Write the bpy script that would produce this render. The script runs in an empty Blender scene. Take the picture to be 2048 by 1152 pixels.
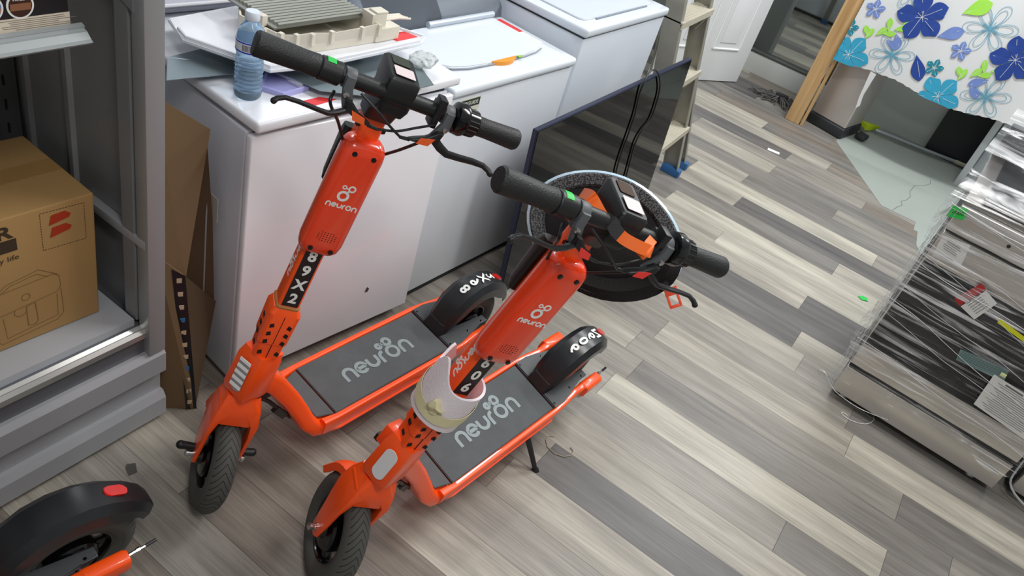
import bpy, bmesh, math, random
from mathutils import Vector, Matrix, noise
R_ = math.radians
C = bpy.context.scene.collection
rnd = random.Random(7)
S = bpy.context.scene
# ---------------------------------------------------------------- camera
F = 1587.6; YAW, PIT, ROL, CAMH = 0.3535, 0.6296, 0.3235, 1.8
fw = Vector((math.cos(YAW)*math.cos(PIT), math.sin(YAW)*math.cos(PIT), -math.sin(PIT)))
rt = Vector((math.sin(YAW), -math.cos(YAW), 0)); up = rt.cross(fw)
cr = rt*math.cos(ROL)+up*math.sin(ROL); cu = -rt*math.sin(ROL)+up*math.cos(ROL)
cd = bpy.data.cameras.new('camera'); cam = bpy.data.objects.new('camera', cd); C.objects.link(cam)
M = Matrix((cr, cu, -fw)).transposed().to_4x4(); M.translation = (0, 0, CAMH); cam.matrix_world = M
cd.sensor_width = 36; cd.lens = F*36/2048; cd.clip_start = .05; S.camera = cam
# ---------------------------------------------------------------- light
W = bpy.data.worlds.new('world'); S.world = W; W.use_nodes = True
W.node_tree.nodes['Background'].inputs[0].default_value = (.93, .96, 1, 1)
W.node_tree.nodes['Background'].inputs[1].default_value = .30
def area(name, loc, size, power, col=(1, .98, .95), rot=(0, 0, 0)):
    l = bpy.data.lights.new(name, 'AREA'); l.shape = 'RECTANGLE'; l.size, l.size_y = size; l.energy = power; l.color = col
    o = bpy.data.objects.new(name, l); C.objects.link(o); o.location = loc; o.rotation_euler = rot; return o
area('ceiling_or_fill_lamp', (2.6, -.4, 3.0), (.25, 1.25), 40)
area('ceiling_or_fill_lamp', (4.6, -.1, 3.0), (.25, 1.25), 52, (.95, .98, 1))
area('ceiling_or_fill_lamp', (.1, -.6, 3.0), (.3, 1.3), 26)
area('ceiling_or_fill_lamp', (2.6, 2.2, 3.0), (1.25, .3), 20, (.9, .95, 1))
area('ceiling_or_fill_lamp', (5.85, -1.7, 2.9), (.25, .9), 22, (.95, .98, 1))  # fill lamp added to brighten the back wall, no known fixture
S.view_settings.view_transform = 'Standard'; S.view_settings.look = 'None'
S.view_settings.exposure = 0.35; S.view_settings.gamma = 1; S.view_settings.use_curve_mapping = False
# ---------------------------------------------------------------- materials
def lin(h):
    h = h.lstrip('#'); v = [int(h[i:i+2], 16)/255 for i in (0, 2, 4)]
    return tuple(x/12.92 if x <= .04045 else ((x+.055)/1.055)**2.4 for x in v)+(1,)
MC = {}
def mat(name, col, rough=.5, metal=0, coat=0, bump=0, bscale=200, vary=0, vscale=8, alpha=None, trans=0, spec=.5, emit=0):
    if name in MC: return MC[name]
    m = bpy.data.materials.new(name); m.use_nodes = True; nt = m.node_tree; b = nt.nodes['Principled BSDF']
    c = lin(col) if isinstance(col, str) else col
    b.inputs['Base Color'].default_value = c; b.inputs['Roughness'].default_value = rough; b.inputs['Metallic'].default_value = metal
    b.inputs['Coat Weight'].default_value = coat; b.inputs['Coat Roughness'].default_value = .08; b.inputs['Specular IOR Level'].default_value = spec
    b.inputs['Transmission Weight'].default_value = trans
    if alpha is not None: b.inputs['Alpha'].default_value = alpha
    if emit: b.inputs['Emission Color'].default_value = c; b.inputs['Emission Strength'].default_value = emit
    if bump or vary:
        tc = nt.nodes.new('ShaderNodeTexCoord')
    if bump:
        n = nt.nodes.new('ShaderNodeTexNoise'); n.inputs['Scale'].default_value = bscale; n.inputs['Detail'].default_value = 3
        nt.links.new(tc.outputs['Object'], n.inputs['Vector'])
        bp = nt.nodes.new('ShaderNodeBump'); bp.inputs['Strength'].default_value = bump; bp.inputs['Distance'].default_value = .002
        nt.links.new(n.outputs['Fac'], bp.inputs['Height']); nt.links.new(bp.outputs['Normal'], b.inputs['Normal'])
    if vary:
        n = nt.nodes.new('ShaderNodeTexNoise'); n.inputs['Scale'].default_value = vscale; n.inputs['Detail'].default_value = 6; n.inputs['Roughness'].default_value = .65
        nt.links.new(tc.outputs['Object'], n.inputs['Vector'])
        mx = nt.nodes.new('ShaderNodeMix'); mx.data_type = 'RGBA'
        mx.inputs[6].default_value = tuple(x*(1-vary) for x in c[:3])+(1,); mx.inputs[7].default_value = tuple(min(1, x*(1+vary)) for x in c[:3])+(1,)
        nt.links.new(n.outputs['Fac'], mx.inputs[0]); nt.links.new(mx.outputs[2], b.inputs['Base Color'])
    MC[name] = m; return m
ORANGE = mat('orange_paint', '#FF5512', .34, coat=.25)
BATT = mat('orange_gloss', '#F23F14', .25, coat=.6)
BLK = mat('black_plastic', '#17181A', .42, bump=.15, bscale=500)
BLKG = mat('black_gloss', '#0B0C0E', .16)
GREYP = mat('grey_alloy', '#55585B', .5, bump=.1)
WHT = mat('white_print', '#E9E9E6', .5)
SILV = mat('silver_bolt', '#C8C8C8', .25, 1)
RED = mat('red_sticker', '#E0383A', .5)
GREEN = mat('green_tape', '#1FBF4B', .5)
REDL = mat('red_lens', '#D81408', .15, coat=.6)
# ---------------------------------------------------------------- mesh helpers
def V(*a): return Vector(a if len(a) > 1 else a[0])
class MB:
    def __init__(s): s.bm = bmesh.new()
    def loft(s, rings, close=True, cap=True):
        vs = [[s.bm.verts.new(p) for p in r] for r in rings]; n = len(vs[0])
        for a, b in zip(vs, vs[1:]):
            for i in range(n if close else n-1):
                j = (i+1) % n
                try: s.bm.faces.new((a[i], a[j], b[j], b[i]))
                except ValueError: pass
        if cap and close:
            for r in (vs[0][::-1], vs[-1]):
                try: s.bm.faces.new(r)
                except ValueError: pass
        return s
    def box(s, c, sz, m=None, bev=0):
        m = m or Matrix.Identity(3); x, y, z = [k/2 for k in sz]; c = V(c)
        P = [c+m @ V(i*x, j*y, k*z) for k in (-1, 1) for i, j in ((-1, -1), (1, -1), (1, 1), (-1, 1))]
        vs = [s.bm.verts.new(p) for p in P]; fs = []
        for f in ((0, 3, 2, 1), (4, 5, 6, 7), (0, 1, 5, 4), (1, 2, 6, 5), (2, 3, 7, 6), (3, 0, 4, 7)):
            fs.append(s.bm.faces.new([vs[i] for i in f]))
        if bev:
            es = list({e for f in fs for e in f.edges}); bmesh.ops.bevel(s.bm, geom=es, offset=bev, segments=2, affect='EDGES', profile=.6)
        return s
    def box8(s, P, bev=0):   # P: 4 bottom + 4 top corners, counter-clockwise
        vs = [s.bm.verts.new(p) for p in P]; fs = [s.bm.faces.new([vs[i] for i in f]) for f in ((0, 3, 2, 1), (4, 5, 6, 7), (0, 1, 5, 4), (1, 2, 6, 5), (2, 3, 7, 6), (3, 0, 4, 7))]
        if bev:
            es = list({e for f in fs for e in f.edges}); bmesh.ops.bevel(s.bm, geom=es, offset=bev, segments=3, affect='EDGES', profile=.5)
        return s
    def prism(s, poly, d, bev=0):   # poly: 3D points in a plane, extruded by vector d
        d = V(d); a = [s.bm.verts.new(p) for p in poly]; b = [s.bm.verts.new(V(p)+d) for p in poly]; n = len(a)
        fs = [s.bm.faces.new(a[::-1]), s.bm.faces.new(b)]
        for i in range(n): fs.append(s.bm.faces.new((a[i], a[(i+1) % n], b[(i+1) % n], b[i])))
        if bev:
            es = list({e for f in fs[:2] for e in f.edges}); bmesh.ops.bevel(s.bm, geom=es, offset=bev, segments=2, affect='EDGES')
        return s
    def tube(s, pts, r, n=12, cap=True):
        pts = [V(p) for p in pts]; rings = []; N = None
        for i, p in enumerate(pts):
            t = (pts[min(i+1, len(pts)-1)]-pts[max(i-1, 0)]).normalized()
            if N is None: N = t.orthogonal().normalized()
            N = (N-t*N.dot(t)).normalized(); B = t.cross(N); rr = r[i] if isinstance(r, (list, tuple)) else r
            if isinstance(rr, (list, tuple)): ra, rb = rr
            else: ra = rb = rr
            rings.append([p+N*math.cos(a)*ra+B*math.sin(a)*rb for a in [2*math.pi*k/n for k in range(n)]])
        return s.loft(rings, cap=cap)
    def lathe(s, o, ax, prof, n=32, cap=True, close=False):   # prof: (radius, height)
        o = V(o); ax = V(ax).normalized(); N = ax.orthogonal().normalized(); B = ax.cross(N)
        rings = [[o+ax*h+(N*math.cos(a)+B*math.sin(a))*max(r, 1e-4) for a in [2*math.pi*k/n for k in range(n)]] for r, h in prof]
        if close: rings.append(rings[0]); cap = False
        return s.loft(rings, cap=cap)
    def ball(s, c, r, seg=16, sc=(1, 1, 1), m=None):
        mm = Matrix.Translation(V(c)) @ (m.to_4x4() if m else Matrix()) @ Matrix.Diagonal((r*sc[0], r*sc[1], r*sc[2], 1))
        bmesh.ops.create_uvsphere(s.bm, u_segments=seg, v_segments=seg//2, radius=1, matrix=mm); return s
    def stroke(s, pts, w, O, U, Vv, t=.0008, cap=True, closed=False):  # flat ribbon in plane (O,U,V), slightly thick
        O, U, Vv = V(O), V(U), V(Vv); Nn = U.cross(Vv).normalized(); n = len(pts); L = []
        for i, (x, y) in enumerate(pts):
            a = pts[(i-1) % n] if closed or i > 0 else pts[i]; b = pts[(i+1) % n] if closed or i < n-1 else pts[i]
            dx, dy = b[0]-a[0], b[1]-a[1]; l = math.hypot(dx, dy) or 1; dx /= l; dy /= l
            L.append(((x-dy*w/2, y+dx*w/2), (x+dy*w/2, y-dx*w/2)))
        P = lambda q, h: O+U*q[0]+Vv*q[1]+Nn*h
        rings = [[P(a, 0), P(b, 0), P(b, t), P(a, t)] for a, b in L]
        if closed: rings.append(rings[0])
        return s.loft(rings, cap=not closed)
    def obj(s, name, m, parent=None, smooth=True, ang=35, sub=0):
        bmesh.ops.remove_doubles(s.bm, verts=s.bm.verts, dist=1e-6)
        bmesh.ops.recalc_face_normals(s.bm, faces=s.bm.faces)
        me = bpy.data.meshes.new(name)
        for f in s.bm.faces: f.smooth = smooth
        if smooth:
            for e in s.bm.edges:
                if len(e.link_faces) == 2 and e.calc_face_angle(0) > R_(ang): e.smooth = False
        s.bm.to_mesh(me); s.bm.free(); o = bpy.data.objects.new(name, me); C.objects.link(o)
        for x in (m if isinstance(m, (list, tuple)) else [m]): me.materials.append(x)
        if parent: o.parent = parent
        if sub:
            k = o.modifiers.new('sub', 'SUBSURF'); k.levels = k.render_levels = sub
        return o
def thing(name, label, cat, loc=(0, 0, 0), rot=None, group=None):
    o = bpy.data.objects.new(name, None); C.objects.link(o); o.location = loc; o.empty_display_size = .1
    if rot is not None: o.rotation_euler = rot
    o['label'] = label; o['category'] = cat
    if group: o['group'] = group
    return o
def tag(o, label, cat, group=None, kind=None):
    o['label'] = label; o['category'] = cat
    if group: o['group'] = group
    if kind: o['kind'] = kind
    return o
def struct(o, label, cat='wall'): o['kind'] = 'structure'; o['label'] = label; o['category'] = cat; return o
def rrect(w, h, r, n=4):
    out = []
    for cx, cy, a0 in ((w/2-r, h/2-r, 0), (-w/2+r, h/2-r, 90), (-w/2+r, -h/2+r, 180), (w/2-r, -h/2+r, 270)):
        for k in range(n+1): a = R_(a0+90*k/n); out.append((cx+r*math.cos(a), cy+r*math.sin(a)))
    return out
def arc(cx, cy, r, a0, a1, n=14): return [(cx+r*math.cos(R_(a0+(a1-a0)*k/n)), cy+r*math.sin(R_(a0+(a1-a0)*k/n))) for k in range(n+1)]
def wordmark(mb, O, U, Vv, xh, rings=True, t=.0007):   # monoline "neuron", xh = x-height; centred on O
    U, Vv = V(U).normalized()*xh, V(Vv).normalized()*xh; O = V(O)-U*2.95-Vv*.5; w = .235; x = .14
    def st(p, c=False): mb.stroke(p, w, O, U, Vv, t, closed=c)
    n = lambda x: [(x, 0)]+arc(x+.37, .5, .37, 180, 0)+[(x+.74, 0)]
    st(n(x)); x += 1.03
    st([(x, .5), (x+.72, .5)]); st(arc(x+.36, .5, .37, 0, 320, 20)); x += .98
    st([(x, .87)]+arc(x+.37, .5, .37, 180, 360)+[(x+.74, .87)]); x += 1.05
    st([(x, 0)]+arc(x+.34, .5, .34, 180, 85)); x += .62
    st(arc(x+.42, .5, .42, 0, 360, 22)[:-1], True); ox = x+.42; x += 1.14
    st(n(x))
    if rings:
        st(arc(ox+.12, 1.35, .27, 0, 360, 18)[:-1], True); st(arc(ox-.62, 1.28, .17, 0, 360, 14)[:-1], True)
        st([(ox-.45, 1.3), (ox-.15, 1.34)]); 
def emblem(mb, O, U, Vv, r, t=.0007):
    U, Vv = V(U).normalized()*r, V(Vv).normalized()*r
    for cx, cy, rr, w in ((0, 0, .78, .44), (.95, 1.6, .5, .28), (-.34, 1.64, .3, .2)): mb.stroke(arc(cx, cy, rr, 0, 360, 24)[:-1], w, O, U, Vv, t, closed=True)
    mb.stroke([(.35, .75), (.6, 1.05)], .3, O, U, Vv, t); mb.stroke([(-.05, 1.53), (.35, 1.48)], .22, O, U, Vv, t)
_fc = {}
def text(s, O, U, Vv, h, m, parent, name='lettering', bold=.012, t=.0006, align='CENTER', spacing=1, sx=1):
    """letters as a thin mesh; O centre of the line, U reading direction, Vv up, h cap height"""
    cu_ = bpy.data.curves.new('t', 'FONT'); cu_.body = s; cu_.size = 1; cu_.offset = bold; cu_.align_x = align; cu_.align_y = 'CENTER'; cu_.resolution_u = 3; cu_.space_character = spacing
    to = bpy.data.objects.new('t', cu_); C.objects.link(to); dg = bpy.context.evaluated_depsgraph_get()
    me = bpy.data.meshes.new_from_object(to.evaluated_get(dg)); bpy.data.objects.remove(to); bpy.data.curves.remove(cu_)
    k = h/.7; U = V(U).normalized(); Vv = V(Vv).normalized(); Nn = U.cross(Vv); O = V(O)
    for v in me.vertices: v.co = O+U*(v.co.x*k*sx)+Vv*(v.co.y*k)+Nn*t
    me.materials.append(m); me.name = name
    o = bpy.data.objects.new(name, me); C.objects.link(o)
    if parent: o.parent = parent
    return o
def slab(name, P, th, m, parent=None, bev=0):   # P: planar corners CCW seen from outside; thickness goes inward
    P = [V(p) for p in P]; n = (P[1]-P[0]).cross(P[2]-P[1]).normalized(); mb = MB(); mb.prism(P, -n*th, bev); return mb.obj(name, m, parent, smooth=bool(bev))
# ---------------------------------------------------------------- electric scooter
AL, OO, WR = .2263, .0076, .1304
A0 = V(OO, 0, WR); AX = V(math.sin(AL), 0, math.cos(AL)); FR = V(-math.cos(AL), 0, math.sin(AL)); SY = V(0, 1, 0)
RW, RT = .146, .034
def tire_mat():
    m = bpy.data.materials.new('tire_rubber'); m.use_nodes = True; nt = m.node_tree; b = nt.nodes['Principled BSDF']
    b.inputs['Base Color'].default_value = lin('#3B3C39'); b.inputs['Roughness'].default_value = .75
    at = nt.nodes.new('ShaderNodeAttribute'); at.attribute_name = 'tread'
    sep = nt.nodes.new('ShaderNodeSeparateXYZ'); nt.links.new(at.outputs['Vector'], sep.inputs[0])
    ab = nt.nodes.new('ShaderNodeMath'); ab.operation = 'ABSOLUTE'; nt.links.new(sep.outputs[1], ab.inputs[0])
    ad = nt.nodes.new('ShaderNodeMath'); ad.operation = 'MULTIPLY_ADD'; nt.links.new(ab.outputs[0], ad.inputs[0]); ad.inputs[1].default_value = 2.2; nt.links.new(sep.outputs[0], ad.inputs[2])
    fr = nt.nodes.new('ShaderNodeMath'); fr.operation = 'FRACT'; nt.links.new(ad.outputs[0], fr.inputs[0])
    lt = nt.nodes.new('ShaderNodeMath'); lt.operation = 'LESS_THAN'; nt.links.new(fr.outputs[0], lt.inputs[0]); lt.inputs[1].default_value = .16
    # limit to the tread
    l2 = nt.nodes.new('ShaderNodeMath'); l2.operation = 'LESS_THAN'; nt.links.new(ab.outputs[0], l2.inputs[0]); l2.inputs[1].default_value = .85
    l3 = nt.nodes.new('ShaderNodeMath'); l3.operation = 'MULTIPLY'; nt.links.new(lt.outputs[0], l3.inputs[0]); nt.links.new(l2.outputs[0], l3.inputs[1])
    mx = nt.nodes.new('ShaderNodeMix'); mx.data_type = 'RGBA'; nt.links.new(l3.outputs[0], mx.inputs[0]); mx.inputs[6].default_value = lin('#4B4B47'); mx.inputs[7].default_value = lin('#1B1B1A')
    nt.links.new(mx.outputs[2], b.inputs['Base Color'])
    bp = nt.nodes.new('ShaderNodeBump'); bp.invert = True; bp.inputs['Distance'].default_value = .004; nt.links.new(l3.outputs[0], bp.inputs['Height']); nt.links.new(bp.outputs[0], b.inputs['Normal'])
    return m
TIRE = tire_mat()
def wheel(parent, T, c, label):
    """T maps (forward, side, up) offsets about the axle to scooter space"""
    mb = MB(); bm = mb.bm; n, k = 72, 16; lay = bm.verts.layers.float_vector.new('tread'); grid = []
    for i in range(n):
        a = 2*math.pi*i/n; row = []
        for j in range(k):
            b = 2*math.pi*j/k; w = .031*math.sin(b); rr = RW-RT+RT*math.cos(b)
            if abs(math.sin(b)) > .8: w *= 1.02
            v = bm.verts.new(T(rr*math.cos(a), w, rr*math.sin(a))); v[lay] = (i*44/n, math.sin(b)*1.05 if math.cos(b) > -.3 else 2, 0); row.append(v)
        grid.append(row)
    for i in range(n):
        for j in range(k): bm.faces.new((grid[i][j], grid[(i+1) % n][j], grid[(i+1) % n][(j+1) % k], grid[i][(j+1) % k]))
    o = mb.obj(c, TIRE, parent)
    mb = MB(); o0 = T(0, 0, 0); ax = (T(0, 1, 0)-o0).normalized()
    mb.lathe(o0, ax, [(.084, -.021), (.088, -.021), (.088, .021), (.084, .021), (.079, .012), (.079, -.012)], 40, close=True)
    for i in range(6):
        a = i*math.pi/3; mb.tube([T(.028*math.cos(a), 0, .028*math.sin(a)), T(.083*math.cos(a+.1), 0, .083*math.sin(a+.1))], [(.011, .011), (.007, .008)], 8)
    mb.obj('rim', BLKG, o)
    mb = MB(); mb.lathe(o0, ax, [(.006, -.05), (.018, -.05), (.02, -.036), (.05, -.032), (.056, -.024), (.056, .024), (.05, .03), (.026, .034), (.02, .05), (.006, .05)], 32); mb.obj('hub', BLKG, o)
    return o
def make_scooter(x, y, hd, ln, sr, label, number, tailnum, front_number, z=0, full=True, pill_white=False, steer_label=True):
    root = thing('electric_scooter', label, 'scooter', (x, y, z), None, 'orange electric scooters'); root.matrix_world = Matrix.Translation((x, y, z)) @ Matrix.Rotation(hd, 4, 'Z') @ Matrix.Rotation(ln, 4, 'X') @ Matrix.Scale(.9625, 4)
    SR = Matrix.Rotation(sr, 3, AX)
    def st(s, f, w): return A0+SR @ (AX*s+FR*f+SY*w)
    sA, sF, sW = SR @ AX, SR @ FR, SR @ SY
    fwd = SR @ V(-1, 0, 0)
    def ring(s, f, w, hf, hw, r, n=4): return [st(s, f+b, w+a) for a, b in rrect(hw, hf, r, n)]
    # wheels
    wheel(root, lambda a, b, c: A0+sF*a+sW*b+sA*c, 'front_wheel', '')
    # fork: crown, two blades, crown block
    mb = MB()
    for w in (1, -1):
        mb.loft([[st(s, f+b, w*o+a) for a, b in rrect(tw, tf, .004, 2)] for s, f, o, tf, tw in ((-.022, .0, .049, .022, .008), (-.008, .0, .05, .046, .01), (.05, .0, .051, .062, .011), (.11, -.004, .051, .078, .012), (.155, -.004, .048, .088, .02), (.2, -.006, .03, .08, .04), (.236, -.008, .02, .055, .04))])
    mb.loft([ring(s, f, 0, a, b, .014) for s, f, a, b in ((.15, -.008, .084, .09), (.178, -.008, .088, .104), (.205, -.006, .082, .1), (.235, -.006, .062, .062), (.248, -.006, .058, .056))])
    fk = mb.obj('fork', ORANGE, root, ang=25)
    mb = MB(); mb.loft([ring(.17+.002*i, .02-.011*i, 0, .003, .066, .001, 1) for i in range(2)]); 
    mb.bm.free()
    for w in (1, -1):
        mb = MB(); mb.lathe(st(0, 0, w*.052), sW*w, [(.011, 0), (.011, .006), (.008, .006), (.008, .012), (.0095, .013), (.0095, .02), (.004, .024)], 14); mb.obj('axle_nut', SILV, fk)
        if pill_white: continue
        mb = MB()
        mb.tube([st(.018, -.006, w*.056), st(.02, -.006, w*.09)], [.009, .011], 12); mb.ball(st(.02, -.006, w*.09), .011, 12); mb.obj('foot_peg', BLK, fk)
    # fender tongue behind the wheel
    mb = MB(); rings = []
    for i in range(9):
        a = R_(98+9.5*i); rr = .158+(.012*(i-6)**2/4 if i > 6 else 0); hw = .036-.0012*i
        sec = [(-hw, -.02), (-hw, 0), (-hw*.5, .008), (0, .01), (hw*.5, .008), (hw, 0), (hw, -.02), (hw-.004, -.02), (hw-.004, -.003), (0, .004), (-hw+.004, -.003), (-hw+.004, -.02)]
        rings.append([st((rr+d)*math.sin(a), (rr+d)*math.cos(a), w) for w, d in sec])
    mb.loft(rings); mb.obj('front_fender', ORANGE, root, ang=30)
    # head block (fixed to the frame) with reflector
    def fx(s, f, w): return A0+AX*s+FR*f+SY*w
    mb = MB(); mb.loft([[fx(s, f+b, a) for a, b in rrect(w_, d_, .007, 2)] for s, f, w_, d_ in ((.246, .006, .07, .07), (.262, .006, .078, .08), (.36, .004, .074, .076), (.384, .0, .066, .066))])
    hb = mb.obj('head_block', ORANGE, root, ang=25)
    mb = MB(); w_, h_ = .036, .096
    pl = [fx(.316+b, .0475, a-.004) for a, b in rrect(w_, h_, .0179, 6)]; mb.prism(pl, FR*.0015)
    rf = mb.obj('reflector', mat('reflector_film_white' if pill_white else 'reflector_film', '#ECECF0' if pill_white else '#9B9B9D', .35, .1, vary=.05, vscale=30), hb)
    if not pill_white:
        mb = MB()
        for i in range(5):
            s0 = .274+i*.0195; mb.prism([fx(s0, .0488, .014), fx(s0+.006, .0488, -.022), fx(s0+.0155, .0488, -.022), fx(s0+.0095, .0488, .014)], FR*.0012)
        mb.obj('reflector_stripe', mat('mirror_stripe', '#FFFFFF', .35, 0, coat=.5), rf)
    # neck from the head down to the deck, then side rails, rear arms
    mb = MB(); path = [((.078, .425), .058, .06), ((.13, .37), .075, .054), ((.18, .293), .105, .05), ((.212, .232), .14, .048), ((.232, .186), .172, .048), ((.256, .158), .202, .046), ((.285, .149), .212, .044), ((.31, .148), .212, .044)]
    rings = []
    for i, ((px, pz), hw, th) in enumerate(path):
        q0 = path[max(i-1, 0)][0]; q1 = path[min(i+1, len(path)-1)][0]; t = V(q1[0]-q0[0], 0, q1[1]-q0[1]).normalized(); nn = V(-t.z, 0, t.x)*-1
        rings.append([V(px, a, pz)+nn*b for a, b in rrect(hw, th, .012, 3)])
    mb.loft(rings); nk = mb.obj('neck', ORANGE, root, ang=30)
    mb = MB(); mb.box8([(.10, -.03, .335), (.12, -.03, .335), (.12, .03, .335), (.10, .03, .335), (.06, -.022, .38), (.1, -.022, .395), (.1, .022, .395), (.06, .022, .38)]); mb.tube([(.07, -.026, .37), (.12, -.028, .31), (.17, -.03, .235), (.21, -.03, .18)], .006, 8)
    mb.box((.165, -.03, .235), (.07, .012, .02), Matrix.Rotation(R_(55), 3, 'Y')); mb.obj('cable_channel', BLK, nk)
    mb = MB()
    for sgn in (1, -1):
        rl = [(.27, .094, .163, .024, .056), (.32, .099, .162, .018, .054), (.55, .100, .162, .016, .054), (.78, .100, .162, .016, .054), (.84, .096, .162, .018, .05), (.9, .087, .162, .022, .046), (.94, .088, .163, .026, .046), (.945, .092, .164, .038, .05), (1.03, .092, .161, .038, .048), (1.038, .092, .160, .032, .042)]
        mb.loft([[V(px, sgn*py+a, pz+b) for a, b in rrect(w_, h_, min(w_, h_)*.3, 3)] for px, py, pz, w_, h_ in rl])
        mb.prism([(px, sgn*py, .1315) for px, py in ((.3, .106), (.33, .112), (.78, .112), (.8, .104), (.8, .09), (.3, .09))], (0, 0, .006))
    mb.box((.545, 0, .15), (.5, .196, .045), bev=.008)
    dk = mb.obj('deck_frame', ORANGE, root, ang=30)
    GRIP = mat('deck_grip', '#55585A', .8, bump=.5, bscale=900, vary=.28, vscale=14)
    mb = MB(); mb.prism([(.318, -.090, .181), (.774, -.090, .181), (.774, .090, .181), (.318, .090, .181)], (0, 0, .007), .002); dm = mb.obj('deck_mat', GRIP, dk)
    mb = MB(); wordmark(mb, (.548, -.004, .1884), (1, 0, 0), (0, 1, 0), .046, t=.0006); mb.obj('wordmark', mat('deck_print', '#8A9597', .6, vary=.15, vscale=30), dm)
    mb = MB(); mb.prism([(.262, -.072, .184), (.314, -.088, .181), (.314, .088, .181), (.262, .072, .184)], (0, 0, .005), .0015); mb.obj('deck_front_mat', GRIP, dk)
    # rear cover and fender
    PL = mat('fender_plastic', '#1B1D20', .33, bump=.1, bscale=60)
    mb = MB(); cv = [(.78, .096), (.83, .094), (.87, .086), (.905, .073), (.95, .067), (.985, .066)]
    mb.prism([(a, b, .178) for a, b in cv]+[(.985, .04, .178), (.86, .035, .178), (.86, -.035, .178), (.985, -.04, .178)]+[(a, -b, .178) for a, b in cv[::-1]], (0, 0, .012), .003)
    rc = mb.obj('rear_cover', mat('cover_plastic', '#3E4144', .5, bump=.2, vary=.12), root)
    for p in ((.79, .08), (.79, -.08), (.885, .068), (.885, -.068), (.96, .06), (.96, -.06)):
        m2 = MB(); m2.lathe((p[0], p[1], .189), (0, 0, 1), [(.004, 0), (.004, .002), (.001, .0025)], 10); m2.obj('screw', BLKG, rc)
    mb = MB(); prof = []; cx, cz = .945, .145
    pts = [(.780, .188, .038), (.797, .240, .048), (.826, .290, .052), (.872, .324, .052), (.925, .339, .051), (.98, .335, .050), (1.03, .315, .048), (1.075, .282, .046), (1.11, .243, .042), (1.126, .212, .038)]
    rings = []
    for i, (px, pz, hw) in enumerate(pts):
        a_, b_ = pts[max(0, i-1)], pts[min(len(pts)-1, i+1)]; t = V(b_[0]-a_[0], 0, b_[1]-a_[1]).normalized(); nn = V(-t.z, 0, t.x)
        dp = .02+.03*min(i/2, 1) if i < 8 else .035
        sec = [(-hw, -dp), (-hw*.96, -.018), (-hw*.62, -.001), (-hw*.3, .0), (0, 0), (hw*.3, 0), (hw*.62, -.001), (hw*.96, -.018), (hw, -dp), (hw-.004, -dp), (hw*.96-.004, -.02), (hw*.6, -.005), (0, -.005), (-hw*.6, -.005), (-hw*.96+.004, -.02), (-hw+.004, -dp)]
        rings.append([V(px, w, pz)+nn*d for w, d in sec])
    mb.loft(rings)
    # skirt behind the deck joins the cover
    mb.loft([[V(.775, a, .19), V(.795, a*1.1, .19), V(.81, a, .235), V(.79, a*.8, .225)] for a in (-.036, -.02, 0, .02, .036)])
    fd = mb.obj('rear_fender', PL, root, ang=28)
    if tailnum:
        # digits climb the ridge, tops toward the front
        tp = [(.880, .3272), (.922, .3392), (.964, .3372), (1.002, .3275)]
        for ch, (px, pz), sl in zip(tailnum, tp, (.35, .1, -.15, -.38)):
            t = V(1, 0, sl).normalized(); text(ch, V(px, 0, pz+.0015), (0, -1, 0), -t, .034, WHT, fd, 'painted_digit', bold=.03)
    mb = MB(); t = V(1, 0, -.58).normalized(); nn = V(.58, 0, 1).normalized()
    mb.prism([V(1.047, 0, .3035)+t*b+SY*a+nn*-.001 for a, b in rrect(.026, .056, .0129, 5)], nn*.005, .0015); mb.obj('tail_light', REDL, fd)
    if not tailnum:
        pass
    wheel(root, lambda a, b, c: V(.95, 0, WR)+V(-a, b, c), 'rear_wheel', '')
    mb = MB()
    for s_ in (1, -1): mb.lathe((.95, s_*.05, WR), (0, s_, 0), [(.007, 0), (.007, .05), (.004, .055)], 10)
    mb.tube([(1.03, -.085, .155), (1.06, -.083, .158)], .005, 8); mb.lathe((1.06, -.083, .158), (1, 0, .1), [(.007, 0), (.007, .008), (.004, .008), (.004, .02)], 8)
    mb.obj('axle_bolt', SILV, root)
    mb = MB(); mb.tube([(1.08, -.083, .16), (1.105, -.082, .163)], .004, 8); mb.obj('brake_cable_end', BLK, root)
    if pill_white:
        mb = MB(); mb.prism([(.325, -.0995, .1885), (.325, -.0935, .1885), (.50, -.0935, .1885), (.52, -.0965, .1885)], (0, 0, .0012)); mb.obj('worn_paint', WHT, dk, smooth=False)
        mb = MB(); mb.box(fx(.335, -.012, .048), (.05, .03, .06), Matrix.Rotation(AL, 3, 'Y'), .008); mb.obj('cable_guard', ORANGE, hb)
        mb = MB(); mb.box(fx(.305, -.004, .064), (.014, .014, .02), Matrix.Rotation(AL, 3, 'Y'), .002); mb.obj('cable_tie', BLK, hb)
    # kickstand
    mb = MB(); mb.tube([(.665, -.085, .135), (.672, -.11, .122), (.690, -.186, .031)], [.012, .0095, .0075], 10); mb.lathe((.6905, -.1875, .030), (.01, -.07, -.075), [(.009, -.006), (.011, 0), (.011, .008), (.006, .011)], 12)
    mb.box((.66, -.085, .13), (.04, .03, .02), bev=.003); mb.obj('kickstand', BLK, root)
    if not full: return root
    # folding clamp
    mb = MB(); mb.loft([ring(s, 0, 0, a, b, .012) for s, a, b in ((.382, .062, .06), (.425, .064, .062), (.428, .07, .068), (.515, .072, .072), (.53, .06, .06), (.534, .05, .045))])
    cl = mb.obj('folding_clamp', ORANGE, root, ang=25)
    mb = MB(); mb.loft([ring(s, 0, 0, a, b, .01) for s, a, b in ((.530, .060, .055), (.535, .062, .057), (.539, .058, .053))]); mb.obj('clamp_gasket', mat('tan_gasket', '#A9713C', .7), cl)
    mb = MB()
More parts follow.
